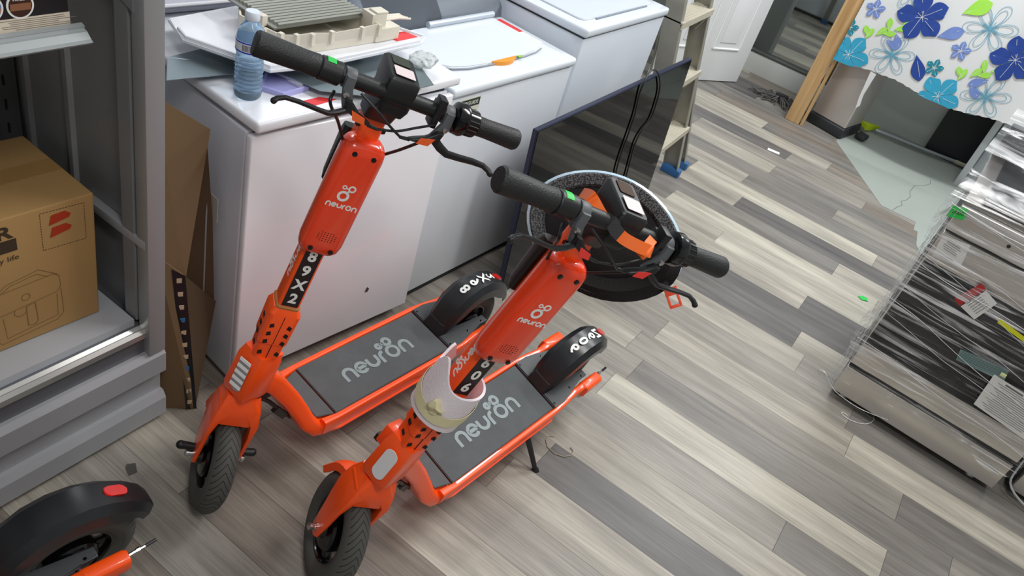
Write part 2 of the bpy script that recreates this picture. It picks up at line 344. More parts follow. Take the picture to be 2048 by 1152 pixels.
    for i, s0 in enumerate((.396, .433, .457, .481)):
        for sg in (1, -1):
            ff = .032 if i < 1 else .0355; ff -= .0003
            mb.prism([st(s0, ff, sg*.014), st(s0-.004, ff, sg*.024), st(s0+.006, ff, sg*.025), st(s0+.01, ff, sg*.017)], sF*.0015)
            wv = .030 if i < 1 else .0345
            mb.prism([st(s0, .008, sg*wv), st(s0, -.006, sg*wv), st(s0+.009, -.006, sg*wv), st(s0+.009, .008, sg*wv)], sW*sg*.002)
    mb.prism([st(.384, .0318, -.0008), st(.425, .0328, -.0008), st(.425, .0328, .0008), st(.384, .0318, .0008)], sF*.001)
    mb.prism([st(.43, .0345, -.0008), st(.514, .0355, -.0008), st(.514, .0355, .0008), st(.43, .0345, .0008)], sF*.001)
    mb.obj('clamp_slot', mat('dark_hole', '#140A06', .8), cl)
    # stem
    mb = MB(); mb.loft([ring(s, .0, 0, a, b, .01) for s, a, b in ((.53, .056, .05), (.70, .056, .05), (1.035, .05, .046))]); sm = mb.obj('stem', ORANGE, root)
    LB = mat('label_black', '#1A1112', .45)
    if front_number:
        mb = MB(); hh = .046; s0 = .707; s1 = s0-.04*len(front_number)-.006
        mb.prism([st(s1, .0282, -.0185), st(s0, .0282, -.0185), st(s0, .0282, .0185), st(s1, .0282, .0185)], sF*.0006); lb = mb.obj('number_label', LB, sm)
        for i, ch in enumerate(front_number): text(ch, st(s0-.023-.04*i, .0292, 0), -sW, sA, .026, WHT, lb, 'printed_digit', bold=.035)
    mb = MB(); wordmark(mb, st(.655, 0, .0253), -sA, -sF, .017, t=.0006); mb.obj('side_wordmark', WHT, sm)
    # battery case
    mb = MB(); secs = [(.700, .02, .03, .06), (.704, .021, .042, .074), (.715, .024, .052, .086), (.735, .026, .056, .091), (.95, .026, .056, .091), (.968, .025, .054, .088), (.979, .022, .044, .076), (.984, .02, .03, .06)]
    mb.loft([[st(s, f+b, a) for a, b in rrect(w_, h_, min(h_*.4, .02), 5)] for s, f, h_, w_ in secs])
    bt = mb.obj('battery_case', BATT, root, ang=50)
    mb = MB(); wordmark(mb, st(.838, .0545, 0), -sW, sA, .0115, rings=False); mb.obj('wordmark', WHT, bt)
    mb = MB(); emblem(mb, st(.862, .0545, .006), -sW, sA, .0125); mb.obj('emblem', WHT, bt)
    for s, w in ((.722, .022), (.722, -.022), (.958, .02), (.958, -.02)):
        m2 = MB(); m2.lathe(st(s, .0525 if s < .8 else .0525, w), sF, [(.0055, 0), (.0055, .002), (.002, .0028)], 12); m2.obj('screw', BLKG, bt)
    mb = MB()
    for r_ in range(5):
        kk = 7 if r_ in (1, 2, 3) else 5
        for q in range(kk): mb.lathe(st(.757+(r_-2)*.0052, .0535, (q-(kk-1)/2)*.0062), sF, [(.0013, 0), (.0013, .0008)], 6)
    mb.obj('speaker_hole', mat('dark_hole', '#140A06', .8), bt)
    mb = MB(); mb.loft([[st(s, f+b, a) for a, b in rrect(.07, h_, .008, 3)] for s, f, h_ in ((.845, -.03, .02), (.86, -.036, .03), (.955, -.04, .036), (.975, -.036, .026))]); mb.obj('rear_box', BLK, sm)
    mb = MB()
    for w in (1, -1): mb.lathe(st(1.005, .012, w*.022), sW*w, [(.006, 0), (.007, .004), (.005, .009)], 10)
    mb.obj('stem_bolt', BLKG, sm)
    # cockpit
    mb = MB(); mb.loft([ring(s, f, 0, a, b, .01) for s, f, a, b in ((1.03, .004, .062, .056), (1.055, .012, .07, .06), (1.08, .03, .1, .062), (1.10, .04, .1, .06))]); mb.obj('collar', BLK, root)
    H7, HF = 1.107, .07
    mb = MB(); mb.tube([st(H7, HF, -.24), st(H7, HF, .24)], .0155, 16); hbr = mb.obj('handlebar', BLK, root)
    GM = grip_mat()
    mb = MB(); mb.lathe(st(H7, HF, .15), sW, [(.018, 0), (.0215, .006), (.0205, .03), (.0215, .06), (.0225, .095), (.0232, .112), (.02, .1165), (.005, .117)], 24); g1 = mb.obj('grip', GM, hbr)
    mb = MB(); mb.lathe(st(H7, HF, -.165), -sW, [(.016, 0), (.02, .012), (.0195, .03), (.0205, .06), (.0215, .085), (.0218, .098), (.019, .103), (.005, .1035)], 24); mb.obj('grip', GM, hbr)
    mb = MB(); mb.lathe(st(H7, HF, .112), sW, [(.02, 0), (.022, .002), (.0225, .038), (.021, .04)], 24); th = mb.obj('throttle', BLK, hbr)
    mb = MB(); rr = .0232; c0 = st(H7, HF, .136)
    mb.loft([[c0+sW*w+(sA*math.cos(a)+sF*math.sin(a))*q for w, q in ((-.008, rr), (.008, rr), (.008, rr-.0015), (-.008, rr-.0015))] for a in [R_(k) for k in range(-30, 31, 10)]]); mb.obj('green_tape', GREEN, th)
    mb = MB(); mb.lathe(st(H7, HF, -.118), -sW, [(.022, 0), (.031, .004), (.033, .02), (.031, .026), (.026, .028), (.026, .05), (.02, .054)], 28); bl = mb.obj('bell', BLKG, hbr)
    mb = MB()
    for k in range(18):
        a = k*math.pi/9; mb.tube([st(H7, HF, -.146)+(sA*math.cos(a)+sF*math.sin(a))*.0262, st(H7, HF, -.167)+(sA*math.cos(a)+sF*math.sin(a))*.0255], .0016, 6)
    mb.obj('bell_ridge', BLK, bl)
    mb = MB(); mb.box(st(H7+.016, HF+.006, -.083), (.03, .016, .03), Matrix((sF, sW, sA)).transposed(), .003); mb.box(st(H7-.006, HF+.0, -.083), (.038, .014, .05), Matrix((sF, sW, sA)).transposed(), .004); mb.obj('switch_pod', BLK, hbr)
    BS = mat('lever_print_orange', '#F2662A', .5) if not pill_white else mat('lever_print_red', '#EE3A34', .5)
    for sg in (1, -1):
        ww = .096 if sg > 0 else .106
        mb = MB(); mb.lathe(st(H7, HF, sg*(ww-.01)), sW*sg, [(.0185, 0), (.0195, .002), (.0195, .018), (.0185, .02)], 20)
        mb.loft([[st(s, f+b, sg*w+a) for a, b in rrect(w_, .012, .004, 2)] for s, f, w, w_ in ((H7+.01, HF+.017, ww, .018), (H7-.012, HF+.02, ww, .02), (H7-.035, HF+.02, ww-.008, .022), (H7-.05, HF+.018, ww-.014, .02))]); bk = mb.obj('brake_bracket', GREYP, hbr)
        m2 = MB(); m2.lathe(st(H7-.022, HF+.026, sg*ww), sF, [(.006, 0), (.0055, .003), (.002, .004)], 12); m2.obj('bracket_bolt', SILV, bk)
        mb = MB(); mb.loft([[st(s, f+b, sg*w+a) for a, b in rrect(w_, .016, .004, 2)] for s, f, w, w_ in ((H7-.028, HF+.032, ww-.008, .012), (H7-.045, HF+.033, ww-.02, .028), (H7-.054, HF+.033, ww-.04, .03), (H7-.06, HF+.031, ww-.056, .014))]); 
        mb.tube([st(H7-.062, HF+.03, sg*(ww-.058)), st(H7-.064, HF+.029, sg*(ww-.078))], [.004, .0035], 8); lb = mb.obj('lever_body', BLK, bk)
        mb = MB(); q = HF+.0415; mb.prism([st(H7-.040, q, sg*(ww-.016)), st(H7-.047, q, sg*(ww-.044)), st(H7-.060, q, sg*(ww-.048)), st(H7-.058, q, sg*(ww-.024))], sF*.0008); mb.obj('lever_sticker', BS, lb)
        mb = MB(); a = [st(H7-.046, HF+.03, sg*(ww-.012)), st(H7-.056, HF+.034, sg*(ww+.004)), st(H7-.062, HF+.038, sg*(ww+.02)), st(H7-.0605, HF+.04, sg*(ww+.045)), st(H7-.058, HF+.041, sg*(ww+.075)), st(H7-.058, HF+.043, sg*(ww+.10)), st(H7-.062, HF+.048, sg*(ww+.113)), st(H7-.066, HF+.053, sg*(ww+.118))]
        mb.tube(a, [(.006, .009), (.006, .009), (.005, .008), (.0045, .0075), (.0045, .007), (.0045, .006), (.005, .006), (.0055, .0065)], 10); mb.ball(a[-1], .006, 10); mb.obj('brake_lever', BLK, bk)
    # display
    mb = MB(); P = [st(1.075, .012, -.03), st(1.075, .088, -.03), st(1.075, .088, .03), st(1.075, .012, .03)]; 
    mb.loft([[st(s, f+b, a) for a, b in rrect(w_, d_, .008, 3)] for s, f, w_, d_ in ((1.068, .045, .05, .07), (1.085, .042, .06, .088), (1.118, .038, .062, .096))]+[[st(1.148+(b+.048)*(-.1), .036+b, a) for a, b in rrect(.062, .098, .008, 3)], [st(1.153+(b+.048)*(-.1), .036+b, a) for a, b in rrect(.055, .09, .008, 3)]])
    ds = mb.obj('display_unit', BLK, root, ang=40)
    upn = (sA+sF*.1).normalized(); bk_ = (-sF+sA*.1).normalized()
    mb = MB(); o_ = st(1.1505, .012, 0)+upn*.0012; mb.prism([o_+sW*a-bk_*b for a, b in rrect(.036, .032, .004, 3)], upn*.0008); mb.obj('screen', mat('screen_glass', '#3B4238', .12) if not pill_white else mat('screen_brown', '#4A3428', .12), ds)
    mb = MB(); o_ = st(1.1475, .056, 0)+upn*.0014; mb.prism([o_+sW*a-bk_*b for a, b in rrect(.04, .034, .003, 3)], upn*.0006); mb.obj('paper_sticker', mat('pink_white_paper', '#D9C9CA', .6), ds)
    # cables
    def cable(P, r=.0032):
        out = []; P = [V(p) for p in P]; Q = [P[0]]+P+[P[-1]]
        for i in range(1, len(Q)-2):
            for k in range(8):
                t = k/8; out.append(.5*((2*Q[i])+(Q[i+1]-Q[i-1])*t+(2*Q[i-1]-5*Q[i]+4*Q[i+1]-Q[i+2])*t*t+(3*Q[i]-Q[i-1]-3*Q[i+1]+Q[i+2])*t**3))
        out.append(P[-1]); m2 = MB(); m2.tube(out, r, 8); return m2.obj('brake_cable', BLK, root)
    cable([st(1.043, .10, .02), st(1.055, .106, -.015), st(1.072, .10, -.05), st(1.085, .088, -.085)], .0026)
    cable([st(1.043, .10, -.03), st(1.06, .108, 0), st(1.08, .105, .035), st(1.095, .09, .07)], .0026)
    cable([st(1.075, .075, .112), st(1.065, .095, .118), st(1.045, .085, .105), st(1.01, .05, .075), st(.965, .02, .044)])
    cable([st(1.048, .095, -.075), st(1.02, .07, -.068), st(.99, .045, -.058), st(.96, .02, -.045)])
    return root
def grip_mat():
    if 'grip_rubber' in MC: return MC['grip_rubber']
    m = mat('grip_rubber', '#1B1C1E', .55); nt = m.node_tree; v = nt.nodes.new('ShaderNodeTexVoronoi'); v.inputs['Scale'].default_value = 380
    tc = nt.nodes.new('ShaderNodeTexCoord'); bp = nt.nodes.new('ShaderNodeBump'); bp.inputs['Distance'].default_value = .001; bp.inputs['Strength'].default_value = .5
    nt.links.new(tc.outputs['Object'], v.inputs['Vector']); nt.links.new(v.outputs['Distance'], bp.inputs['Height']); nt.links.new(bp.outputs[0], nt.nodes['Principled BSDF'].inputs['Normal']); return m
make_scooter(.940, .966, -.155, .123, .982, 'orange electric scooter numbered 89X2 standing in front of the white washing machines', '89X2', '89X2', '89X2', z=.0175)
make_scooter(.985, .624, -.157, .233, .976, 'orange electric scooter numbered 606 with a bicycle helmet hanging on its handlebar', '606', '606N', '606', pill_white=True, z=.0145)
make_scooter(-.314, 1.205, -.241, .13, 0, 'orange scooter at lower left of which only the black rear fender and rear wheel show', '', '', '', full=False, z=.015)
# ---------------------------------------------------------------- floor: vinyl planks, concrete patch
def plank_mat():
    m = bpy.data.materials.new('vinyl_planks'); m.use_nodes = True; nt = m.node_tree; b = nt.nodes['Principled BSDF']; N = nt.nodes.new; L = nt.links.new
    at = N('ShaderNodeAttribute'); at.attribute_name = 'tone'; uv = N('ShaderNodeAttribute'); uv.attribute_name = 'puv'
    mp = N('ShaderNodeMapping'); L(uv.outputs['Vector'], mp.inputs['Vector']); mp.inputs['Scale'].default_value = (1.6, 17, 1)
    n1 = N('ShaderNodeTexNoise'); n1.inputs['Scale'].default_value = 1.0; n1.inputs['Detail'].default_value = 5; n1.inputs['Roughness'].default_value = .6; L(mp.outputs[0], n1.inputs['Vector'])
    mp2 = N('ShaderNodeMapping'); L(uv.outputs['Vector'], mp2.inputs['Vector']); mp2.inputs['Scale'].default_value = (5, 210, 1)
    n2 = N('ShaderNodeTexNoise'); n2.inputs['Scale'].default_value = 1; n2.inputs['Detail'].default_value = 4; L(mp2.outputs[0], n2.inputs['Vector'])
    r1 = N('ShaderNodeMapRange'); r1.inputs['From Min'].default_value = .3; r1.inputs['From Max'].default_value = .7; r1.inputs['To Min'].default_value = .70; r1.inputs['To Max'].default_value = 1.30; L(n1.outputs['Fac'], r1.inputs['Value'])
    r2 = N('ShaderNodeMapRange'); r2.inputs['From Min'].default_value = .3; r2.inputs['From Max'].default_value = .7; r2.inputs['To Min'].default_value = .80; r2.inputs['To Max'].default_value = 1.16; L(n2.outputs['Fac'], r2.inputs['Value'])
    mu = N('ShaderNodeMath'); mu.operation = 'MULTIPLY'; L(r1.outputs[0], mu.inputs[0]); L(r2.outputs[0], mu.inputs[1])
    vm = N('ShaderNodeVectorMath'); vm.operation = 'SCALE'; L(at.outputs['Color'], vm.inputs[0]); L(mu.outputs[0], vm.inputs['Scale'])
    L(vm.outputs[0], b.inputs['Base Color']); b.inputs['Roughness'].default_value = .42; b.inputs['Specular IOR Level'].default_value = .35
    bp = N('ShaderNodeBump'); bp.inputs['Strength'].default_value = .35; bp.inputs['Distance'].default_value = .001; L(n2.outputs['Fac'], bp.inputs['Height']); L(bp.outputs[0], b.inputs['Normal'])
    return m
PA = -1.6263; DP = V(math.cos(PA), math.sin(PA), 0); NP = V(-DP.y, DP.x, 0); WP = .1507; T0 = 2.183
TN = dict(L='#ABA699', l='#9D978C', m='#8A857D', d='#77736E', D='#625F5D', b='#80786F')
ROWS = {-2: [('m', .26), ('d', 1.5)], -1: [('L', .561), ('d', 1.7)], 0: [('m', -.418), ('d', .75), ('m', 1.8)], 1: [('l', -.5), ('m', .556), ('d', 1.5)], 2: [('m', -.45), ('l', .336), ('L', 1.3)],
 3: [('d', -.6), ('m', .3), ('d', 1.4)], 4: [('m', -.6), ('l', .05), ('m', 1.2)], 5: [('D', -.011), ('l', 1.0)], 6: [('m', -.9), ('D', .6), ('m', 1.6)], 7: [('l', -.072), ('D', .9)],
 8: [('l', -.562), ('L', .35), ('m', 1.4)], 9: [('d', -.898), ('L', .2), ('l', 1.2)], 10: [('m', -1.1), ('d', -.037), ('l', .9)], 11: [('d', -1.5), ('l', -.63), ('D', .35), ('m', 1.4)],
 12: [('d', -.965), ('L', .1), ('m', 1.1)], 13: [('l', -.7), ('d', .3), ('m', 1.3)], 14: [('m', -1.3), ('d', -.2), ('m', 1)], 15: [('m', -1.5), ('l', -.631), ('d', .5), ('m', 1.4)],
 16: [('d', -1.2), ('m', -.1), ('b', 1.0)], 17: [('D', -.626), ('m', .5), ('d', 1.5)], 18: [('d', -1.6), ('l', -.4), ('b', .8)], 19: [('L', -.89), ('d', 0.2), ('m', 1.3)], 20: [('d', -1.3), ('b', -.3), ('m', 1)],
 21: [('l', -1.5), ('d', -.5), ('b', .6)], 22: [('D', -1.1), ('m', 0)], 23: [('b', -1.45), ('D', -.5)], -3: [('b', -.6), ('l', .4), ('m', 1.6)], -4: [('b', -1.2), ('m', -.44), ('D', .7), ('m', 1.8)], -5: [('b', -.5), ('l', .6)], -6: [('b', -.9), ('m', .3), ('l', 1.4)],
 -7: [('b', -1.1), ('l', -.1)], -8: [('m', -1.3), ('b', -.3), ('m', .8)], -9: [('l', -1.05), ('b', -.1)], -10: [('b', -1.3), ('m', -.25)], -11: [('l', -1.1), ('b', -.2)], -12: [('b', -1.25), ('m', -.3)], -13: [('l', -1.5), ('b', -.6)]}
mb = MB(); bm = mb.bm; tone = bm.loops.layers.float_color.new('tone'); puv = bm.loops.layers.float_vector.new('puv')
PR = random.Random(11)
for k in range(-22, 36):
    segs = list(ROWS.get(k, [])); s0 = -3.4; last = s0
    if not segs: segs = [(PR.choice('lmdbm'), s0+PR.uniform(.3, 1.2))]
    else:
        e = segs[0][1]; pre = []
        a = e-1.02
        while a > s0: pre.append((PR.choice('lmdbm'), a)); a -= 1.02
        segs = pre[::-1]+segs
    while segs[-1][1] < 4.6: segs.append((PR.choice('lmdDLmb'), segs[-1][1]+1.02))
    a = s0
    for tn, e in segs:
        c = lin(TN[tn]); j = PR.uniform(.94, 1.06); off = V(PR.uniform(0, 50), PR.uniform(0, 50), 0)
        t0, t1 = T0+WP*k+.0004, T0+WP*(k+1)-.0004; q = [(a+.0006, t0), (e-.0006, t0), (e-.0006, t1), (a+.0006, t1)]
        if e > a+.01:
            f = bm.faces.new([bm.verts.new(DP*s+NP*t) for s, t in q])
            for lp, (s, t) in zip(f.loops, q): lp[tone] = (c[0]*j, c[1]*j, c[2]*j, 1); lp[puv] = V(s, t, 0)+off
        a = e
me = bpy.data.meshes.new('floor')
for f in bm.faces: f.normal_update()
if sum(f.normal.z for f in bm.faces) < 0: bmesh.ops.reverse_faces(bm, faces=bm.faces)
bm.to_mesh(me); bm.free(); fl = bpy.data.objects.new('floor', me); C.objects.link(fl); me.materials.append(plank_mat()); struct(fl, 'grey and cream wood look plank floor', 'floor')
mb = MB(); mb.box((2, 0, -.027), (12, 9, .05)); struct(mb.obj('floor_subfloor', mat('joint_dark', '#4A453F', .9), smooth=False), 'dark joints showing between the floor planks', 'floor')
def conc_mat():
    m = mat('painted_concrete', '#969D96', .6, vary=.09, vscale=3); nt = m.node_tree; b = nt.nodes['Principled BSDF']
    return m
CP = [(5.467, .178), (4.783, -.242), (4.779, -.45), (4.66, -.452), (4.66, -.475), (4.48, -.49), (4.2, -.6), (4.2, -2.6), (6.25, -2.6), (6.25, .178)]
mb = MB(); mb.prism([(x, y, .0) for x, y in CP], (0, 0, .0022)); struct(mb.obj('floor_concrete', conc_mat(), smooth=False), 'bare painted grey concrete patch of floor with a hairline crack', 'floor')
ck = [(5.557, -.452), (5.50, -.462), (5.435, -.439), (5.33, -.375), (5.195, -.361), (5.12, -.375), (5.035, -.36), (4.98, -.335), (4.93, -.349), (4.86, -.325), (4.791, -.311)]
mb = MB(); mb.stroke(ck, .0035, (0, 0, .0022), (1, 0, 0), (0, 1, 0), .0006); struct(mb.obj('floor_crack', mat('crack_dark', '#5F6660', .9), smooth=False), 'hairline crack in the bare concrete patch', 'floor')
# ---------------------------------------------------------------- walls, door
WALL = mat('grey_wall_paint', '#BBC0BC', .7, vary=.04, vscale=2)
mb = MB(); mb.box((6.26, -.55, 1.5), (.2, 2.1, 3)); struct(mb.obj('wall_back', WALL, smooth=False), 'grey painted back wall behind the hanging flowered cloth')
mb = MB(); mb.box((6.26, 1.9, 1.5), (.2, 2.8, 3)); struct(mb.obj('wall_back', mat('grey_wall_paint_pale', '#9CA09C', .7, vary=.04), smooth=False), 'grey back wall behind the leaning mirror')
mb = MB(); mb.box((2.3, 2.6, 1.5), (7.9, .1, 3)); struct(mb.obj('wall_left', mat('pale_wall', '#B9BBBA', .7), smooth=False), 'pale side wall behind the row of washing machines')
mb = MB(); mb.box((2.3, -3.2, 1.5), (7.9, .1, 3)); struct(mb.obj('wall_right', mat('pale_wall', '#B9BBBA', .7), smooth=False), 'pale wall across the aisle')
mb = MB(); mb.box((-1.65, -.3, 1.5), (.1, 5.9, 3)); struct(mb.obj('wall_front', mat('pale_wall', '#B9BBBA', .7), smooth=False), 'pale wall at the near end of the shop')
# white panelled door standing open
DO = V(5.70, .985, 0); dd = V(-.275, .170, 0).normalized(); dn = V(-dd.y, dd.x, 0)*-1
if dn.x > 0: dn = -dn
dt = thing('door_1', 'white panelled door standing open behind the stepladder', 'door', (0, 0, 0)); dt['kind'] = 'structure'
DW = mat('white_door_paint', '#E6E8E9', .45)
mb = MB(); mb.box8([DO+V(0, 0, .006), DO+dd*.8+V(0, 0, .006), DO+dd*.8-dn*.035+V(0, 0, .006), DO-dn*.035+V(0, 0, .006)]+[DO+V(0, 0, 2.05), DO+dd*.8+V(0, 0, 2.05), DO+dd*.8-dn*.035+V(0, 0, 2.05), DO-dn*.035+V(0, 0, 2.05)], .003); mb.obj('door_panel', DW, dt)
for a0, a1 in ((.12, .36), (.45, .69)):
    for z0, z1 in ((.24, .95), (1.05, 1.85)):
        mb = MB(); r_ = [(a0, z0), (a1, z0), (a1, z1), (a0, z1)]
        for q in range(4):
            p, s = r_[q], r_[(q+1) % 4]; mb.tube([DO+dd*p[0]+dn*.002+V(0, 0, p[1]), DO+dd*s[0]+dn*.002+V(0, 0, s[1])], .008, 6)
        mb.box(DO+dd*(a0+a1)/2+dn*.002+V(0, 0, (z0+z1)/2), (a1-a0-.09, .008, z1-z0-.09), Matrix((dd, dn, V(0, 0, 1))).transposed(), .003); mb.obj('door_molding', DW, dt)
# mirror leaning on a low grey plinth
t = thing('wall_mirror', 'tall mirror panel standing on a low grey plinth between door and wooden post', 'mirror', (6.1, .9, 0))
def rel(o, p):
    if o.parent != p: return o
    o.matrix_parent_inverse = (Matrix.Translation(p.location)).inverted(); return o
mb = MB(); mb.box8([(6.04, .45, 0), (6.15, .45, 0), (6.15, 1.75, 0), (6.09, 1.75, 0), (6.04, .45, .145), (6.15, .45, .145), (6.15, 1.75, .145), (6.09, 1.75, .145)], .002); rel(mb.obj('plinth', mat('grey_board', '#CDD0CC', .6), t), t)
mb = MB(); mb.box8([(6.035, .45, .145), (6.15, .45, .145), (6.15, 1.75, .145), (6.085, 1.75, .145), (6.035, .45, .165), (6.15, .45, .165), (6.15, 1.75, .165), (6.085, 1.75, .165)], .003); rel(mb.obj('ledge', mat('dull_metal', '#6E726F', .35, .7), t), t)
mb = MB(); mb.box8([(6.075, .45, .165), (6.09, .45, .165), (6.135, 1.75, .165), (6.12, 1.75, .165), (6.10, .45, 2.1), (6.115, .45, 2.1), (6.15, 1.75, 2.1), (6.14, 1.75, 2.1)]); rel(mb.obj('mirror_glass', mat('mirror_silver', '#AEB3B0', .03, 1), t), t)
# wooden post
WOOD = bpy.data.materials.new('pine_wood'); WOOD.use_nodes = True; nt = WOOD.node_tree; b = nt.nodes['Principled BSDF']; b.inputs['Roughness'].default_value = .6
tc = nt.nodes.new('ShaderNodeTexCoord'); mp = nt.nodes.new('ShaderNodeMapping'); mp.inputs['Scale'].default_value = (22, 22, .8); nt.links.new(tc.outputs['Object'], mp.inputs['Vector'])
n = nt.nodes.new('ShaderNodeTexNoise'); n.inputs['Scale'].default_value = 1.5; n.inputs['Detail'].default_value = 6; n.inputs['Distortion'].default_value = .6; nt.links.new(mp.outputs[0], n.inputs['Vector'])
cr_ = nt.nodes.new('ShaderNodeValToRGB'); cr_.color_ramp.elements[0].position = .3; cr_.color_ramp.elements[0].color = lin('#AF8655'); cr_.color_ramp.elements[1].position = .68; cr_.color_ramp.elements[1].color = lin('#D6B381'); nt.links.new(n.outputs['Fac'], cr_.inputs[0]); nt.links.new(cr_.outputs[0], b.inputs['Base Color'])
t = thing('wooden_post', 'raw pine wood post standing beside the steel trash can', 'post', (5.43, .5, 0))
mb = MB(); mb.box8([(5.442, .443, 0), (5.52, .45, 0), (5.525, .55, 0), (5.447, .542, 0), (5.442, .443, 2.9), (5.52, .45, 2.9), (5.525, .55, 2.9), (5.447, .542, 2.9)], .004); rel(mb.obj('stud', WOOD, t), t)
mb = MB(); mb.box8([(5.455, .418, 0), (5.515, .42, 0), (5.515, .438, 0), (5.455, .438, 0), (5.455, .418, 2.9), (5.515, .42, 2.9), (5.515, .438, 2.9), (5.455, .438, 2.9)], .003); rel(mb.obj('stud', WOOD, t), t)
# trash can
t = thing('trash_can', 'stainless steel pedal bin with black base beside the wooden post', 'trash can', (5.65, .27, 0))
a, b_, c_, d_ = V(5.600, .418, 0), V(5.53, .172, 0), V(5.80, .10, 0), V(5.87, .345, 0)
def rquad(P, z0, z1, ins, bev): 
    cc = (P[0]+P[1]+P[2]+P[3])/4; Q = [p+(cc-p).normalized()*ins for p in P]; m_ = MB(); m_.box8([q+V(0, 0, z0) for q in Q]+[q+V(0, 0, z1) for q in Q], bev); return m_
rel(rquad([a, b_, c_, d_], 0, .075, -.012, .012).obj('base', mat('bin_black', '#26282B', .5), t), t)
rel(rquad([a, b_, c_, d_], .075, .60, 0, .01).obj('body', mat('brushed_steel_bin', '#CFC8C4', .4, .6), t), t)
rel(rquad([a, b_, c_, d_], .60, .66, -.004, .012).obj('lid', mat('bin_black', '#26282B', .5), t), t)
mb = MB(); mb.box((5.70, .055, .03), (.085, .07, .035), Matrix.Rotation(-.28, 3, 'Z'), .012); rel(mb.obj('pedal', mat('bin_black', '#26282B', .5), t), t)
# hanging flowered cloth: sheet plus printed motifs as thin faces in the same mesh
XC = 5.95
def cloth():
    cols = [mat('cloth_white', '#D5D6D6', .75), mat('print_navy', '#1D3F8F', .7), mat('print_teal', '#2E9BBE', .7), mat('print_lilac', '#6F86C2', .7), mat('print_green', '#9BD94B', .7), mat('print_line', '#5E9FB8', .7), mat('print_darkteal', '#0E7E92', .7), mat('print_slate', '#5D7192', .7)]
    mb = MB(); bm = mb.bm
    wav = lambda y, z: .012*math.sin(y*9+z*2)+.007*math.sin(y*21+1)
    bot = [(.478, .366), (.46, .366), (.368, .363), (.209, .389), (.193, .386), (.061, .390), (-.056, .381), (-.158, .373), (-.347, .37), (-.621, .411), (-.70, .42)]
    rows = []
    for i in range(25):
        z_ = i/24; rows.append([])
        for j in range(61):
            y = .478-1.258*j/60; zb = bot[-1][1]
            for (y0, z0), (y1, z1) in zip(bot, bot[1:]):
                if y1 <= y <= y0: zb = z0+(z1-z0)*(y0-y)/(y0-y1+1e-9)
            zb += .003*math.sin(j*2.3); z = zb+(1.75-zb)*z_; rows[-1].append(bm.verts.new((XC+wav(y, z)+.03*z_, y, z)))
    for r0, r1 in zip(rows, rows[1:]):
        for i in range(60): bm.faces.new((r0[i], r0[i+1], r1[i+1], r1[i]))
    def sx(y, z): return XC+wav(y, z)+.03*max(0, (z-.38)/1.37)-.003
    lay = [0]
    def poly(pts, mi, lift=0):
        cy = sum(p[0] for p in pts)/len(pts); cz = sum(p[1] for p in pts)/len(pts); lift += lay[0]; 
        cv = bm.verts.new((sx(cy, cz)-lift, cy, cz)); vs = [bm.verts.new((sx(*p)-lift, p[0], p[1])) for p in pts]
        for i in range(len(vs)): f = bm.faces.new((cv, vs[i], vs[(i+1) % len(vs)])); f.material_index = mi
    def line(pts, w, mi, lift=0):
        for i in range(len(pts)-1):
            (y0, z0), (y1, z1) = pts[i], pts[i+1]; dx, dy = y1-y0, z1-z0; l = math.hypot(dx, dy) or 1; px_, py_ = -dy/l*w/2, dx/l*w/2
            vs = [bm.verts.new((sx(a_, b_)-lift, a_, b_)) for a_, b_ in ((y0+px_, z0+py_), (y1+px_, z1+py_), (y1-px_, z1-py_), (y0-px_, z0-py_))]; f = bm.faces.new(vs); f.material_index = mi
    def P(c, r, ang): return (c[0]-r*math.cos(ang), c[1]+r*math.sin(ang))
    def petal(c, r, ang, wd, mi, lift, shape=1.0, notch=.06):
        pts = []
        for k in range(13):
            u = k/12; rr = r*u; w = wd*r*math.sin(math.pi*min(1, u**1.5))**.75*shape if 0 < u < 1 else 0; q = P(c, rr, ang); pts.append((q[0]+w*math.sin(ang), q[1]+w*math.cos(ang)))
        for k in range(11, 0, -1):
            u = k/12; rr = r*(u-(notch if k > 9 else 0)); w = wd*r*math.sin(math.pi*min(1, u**1.5))**.75*shape; q = P(c, rr, ang); pts.append((q[0]-w*math.sin(ang), q[1]-w*math.cos(ang)))
        poly(pts, mi, lift)
        line([P(c, r*.15, ang), P(c, r*.85, ang+.05)], .002, 0 if mi != 0 else 5, lift+.001)
    def flower(c, r, n, mi, a0, lift, wd=.30):
        for i in range(n): petal(c, r, a0+i*2*math.pi/n, wd, mi, lift)
        for i in range(7): a_ = i*.9; line([c, P(c, r*.25, a_)], .0025, 0, lift+.0012)
    def outline(c, r, n, a0, lift):
        for i in range(n):
            an = a0+i*2*math.pi/n
            for sc in (1, .82):
                pts = []
                for k in range(17):
                    u = k/16; q = P(c, r*sc*math.sin(math.pi*u)**.6 if 0 < u < 1 else r*.05, an+(u-.5)*1.15*(.9 if sc == 1 else .7)); pts.append(q)
                line(pts, .0024, 5, lift)
        for i in range(14): a_ = i*.45; line([c, P(c, r*.3, a_)], .0028, 5, lift)
    def leaf(c, r, ang, wd, mi, lift): petal(c, r, ang, wd, mi, lift, notch=0)
    R = math.radians; ct = R(24)
    for c, r in (((.156, .528), .14), ((-.28, .891), .155), ((-.479, .519), .145), ((-.62, .93), .12), ((.24, .93), .12)): outline(c, r, 6, .3, .001)
    for c, a in (((.31, .60), 0), ((-.33, .59), .1)):
        for dx, da in ((0, 1.0), (.03, .35), (.06, 1.9), (.085, .5), (-.03, 2.3), (.12, 1.1), (-.05, 1.3)): leaf((c[0]-dx, c[1]+dx*.9), .085, da+a, .22, 4, .002)
    leaf((-.09, .91), .17, .75, .28, 4, .002); leaf((-.03, .73), .16, .65, .24, 3, .002); leaf((.2, .66), .10, -.9, .25, 3, .0015); leaf((.235, .60), .10, -.2, .25, 3, .0015)
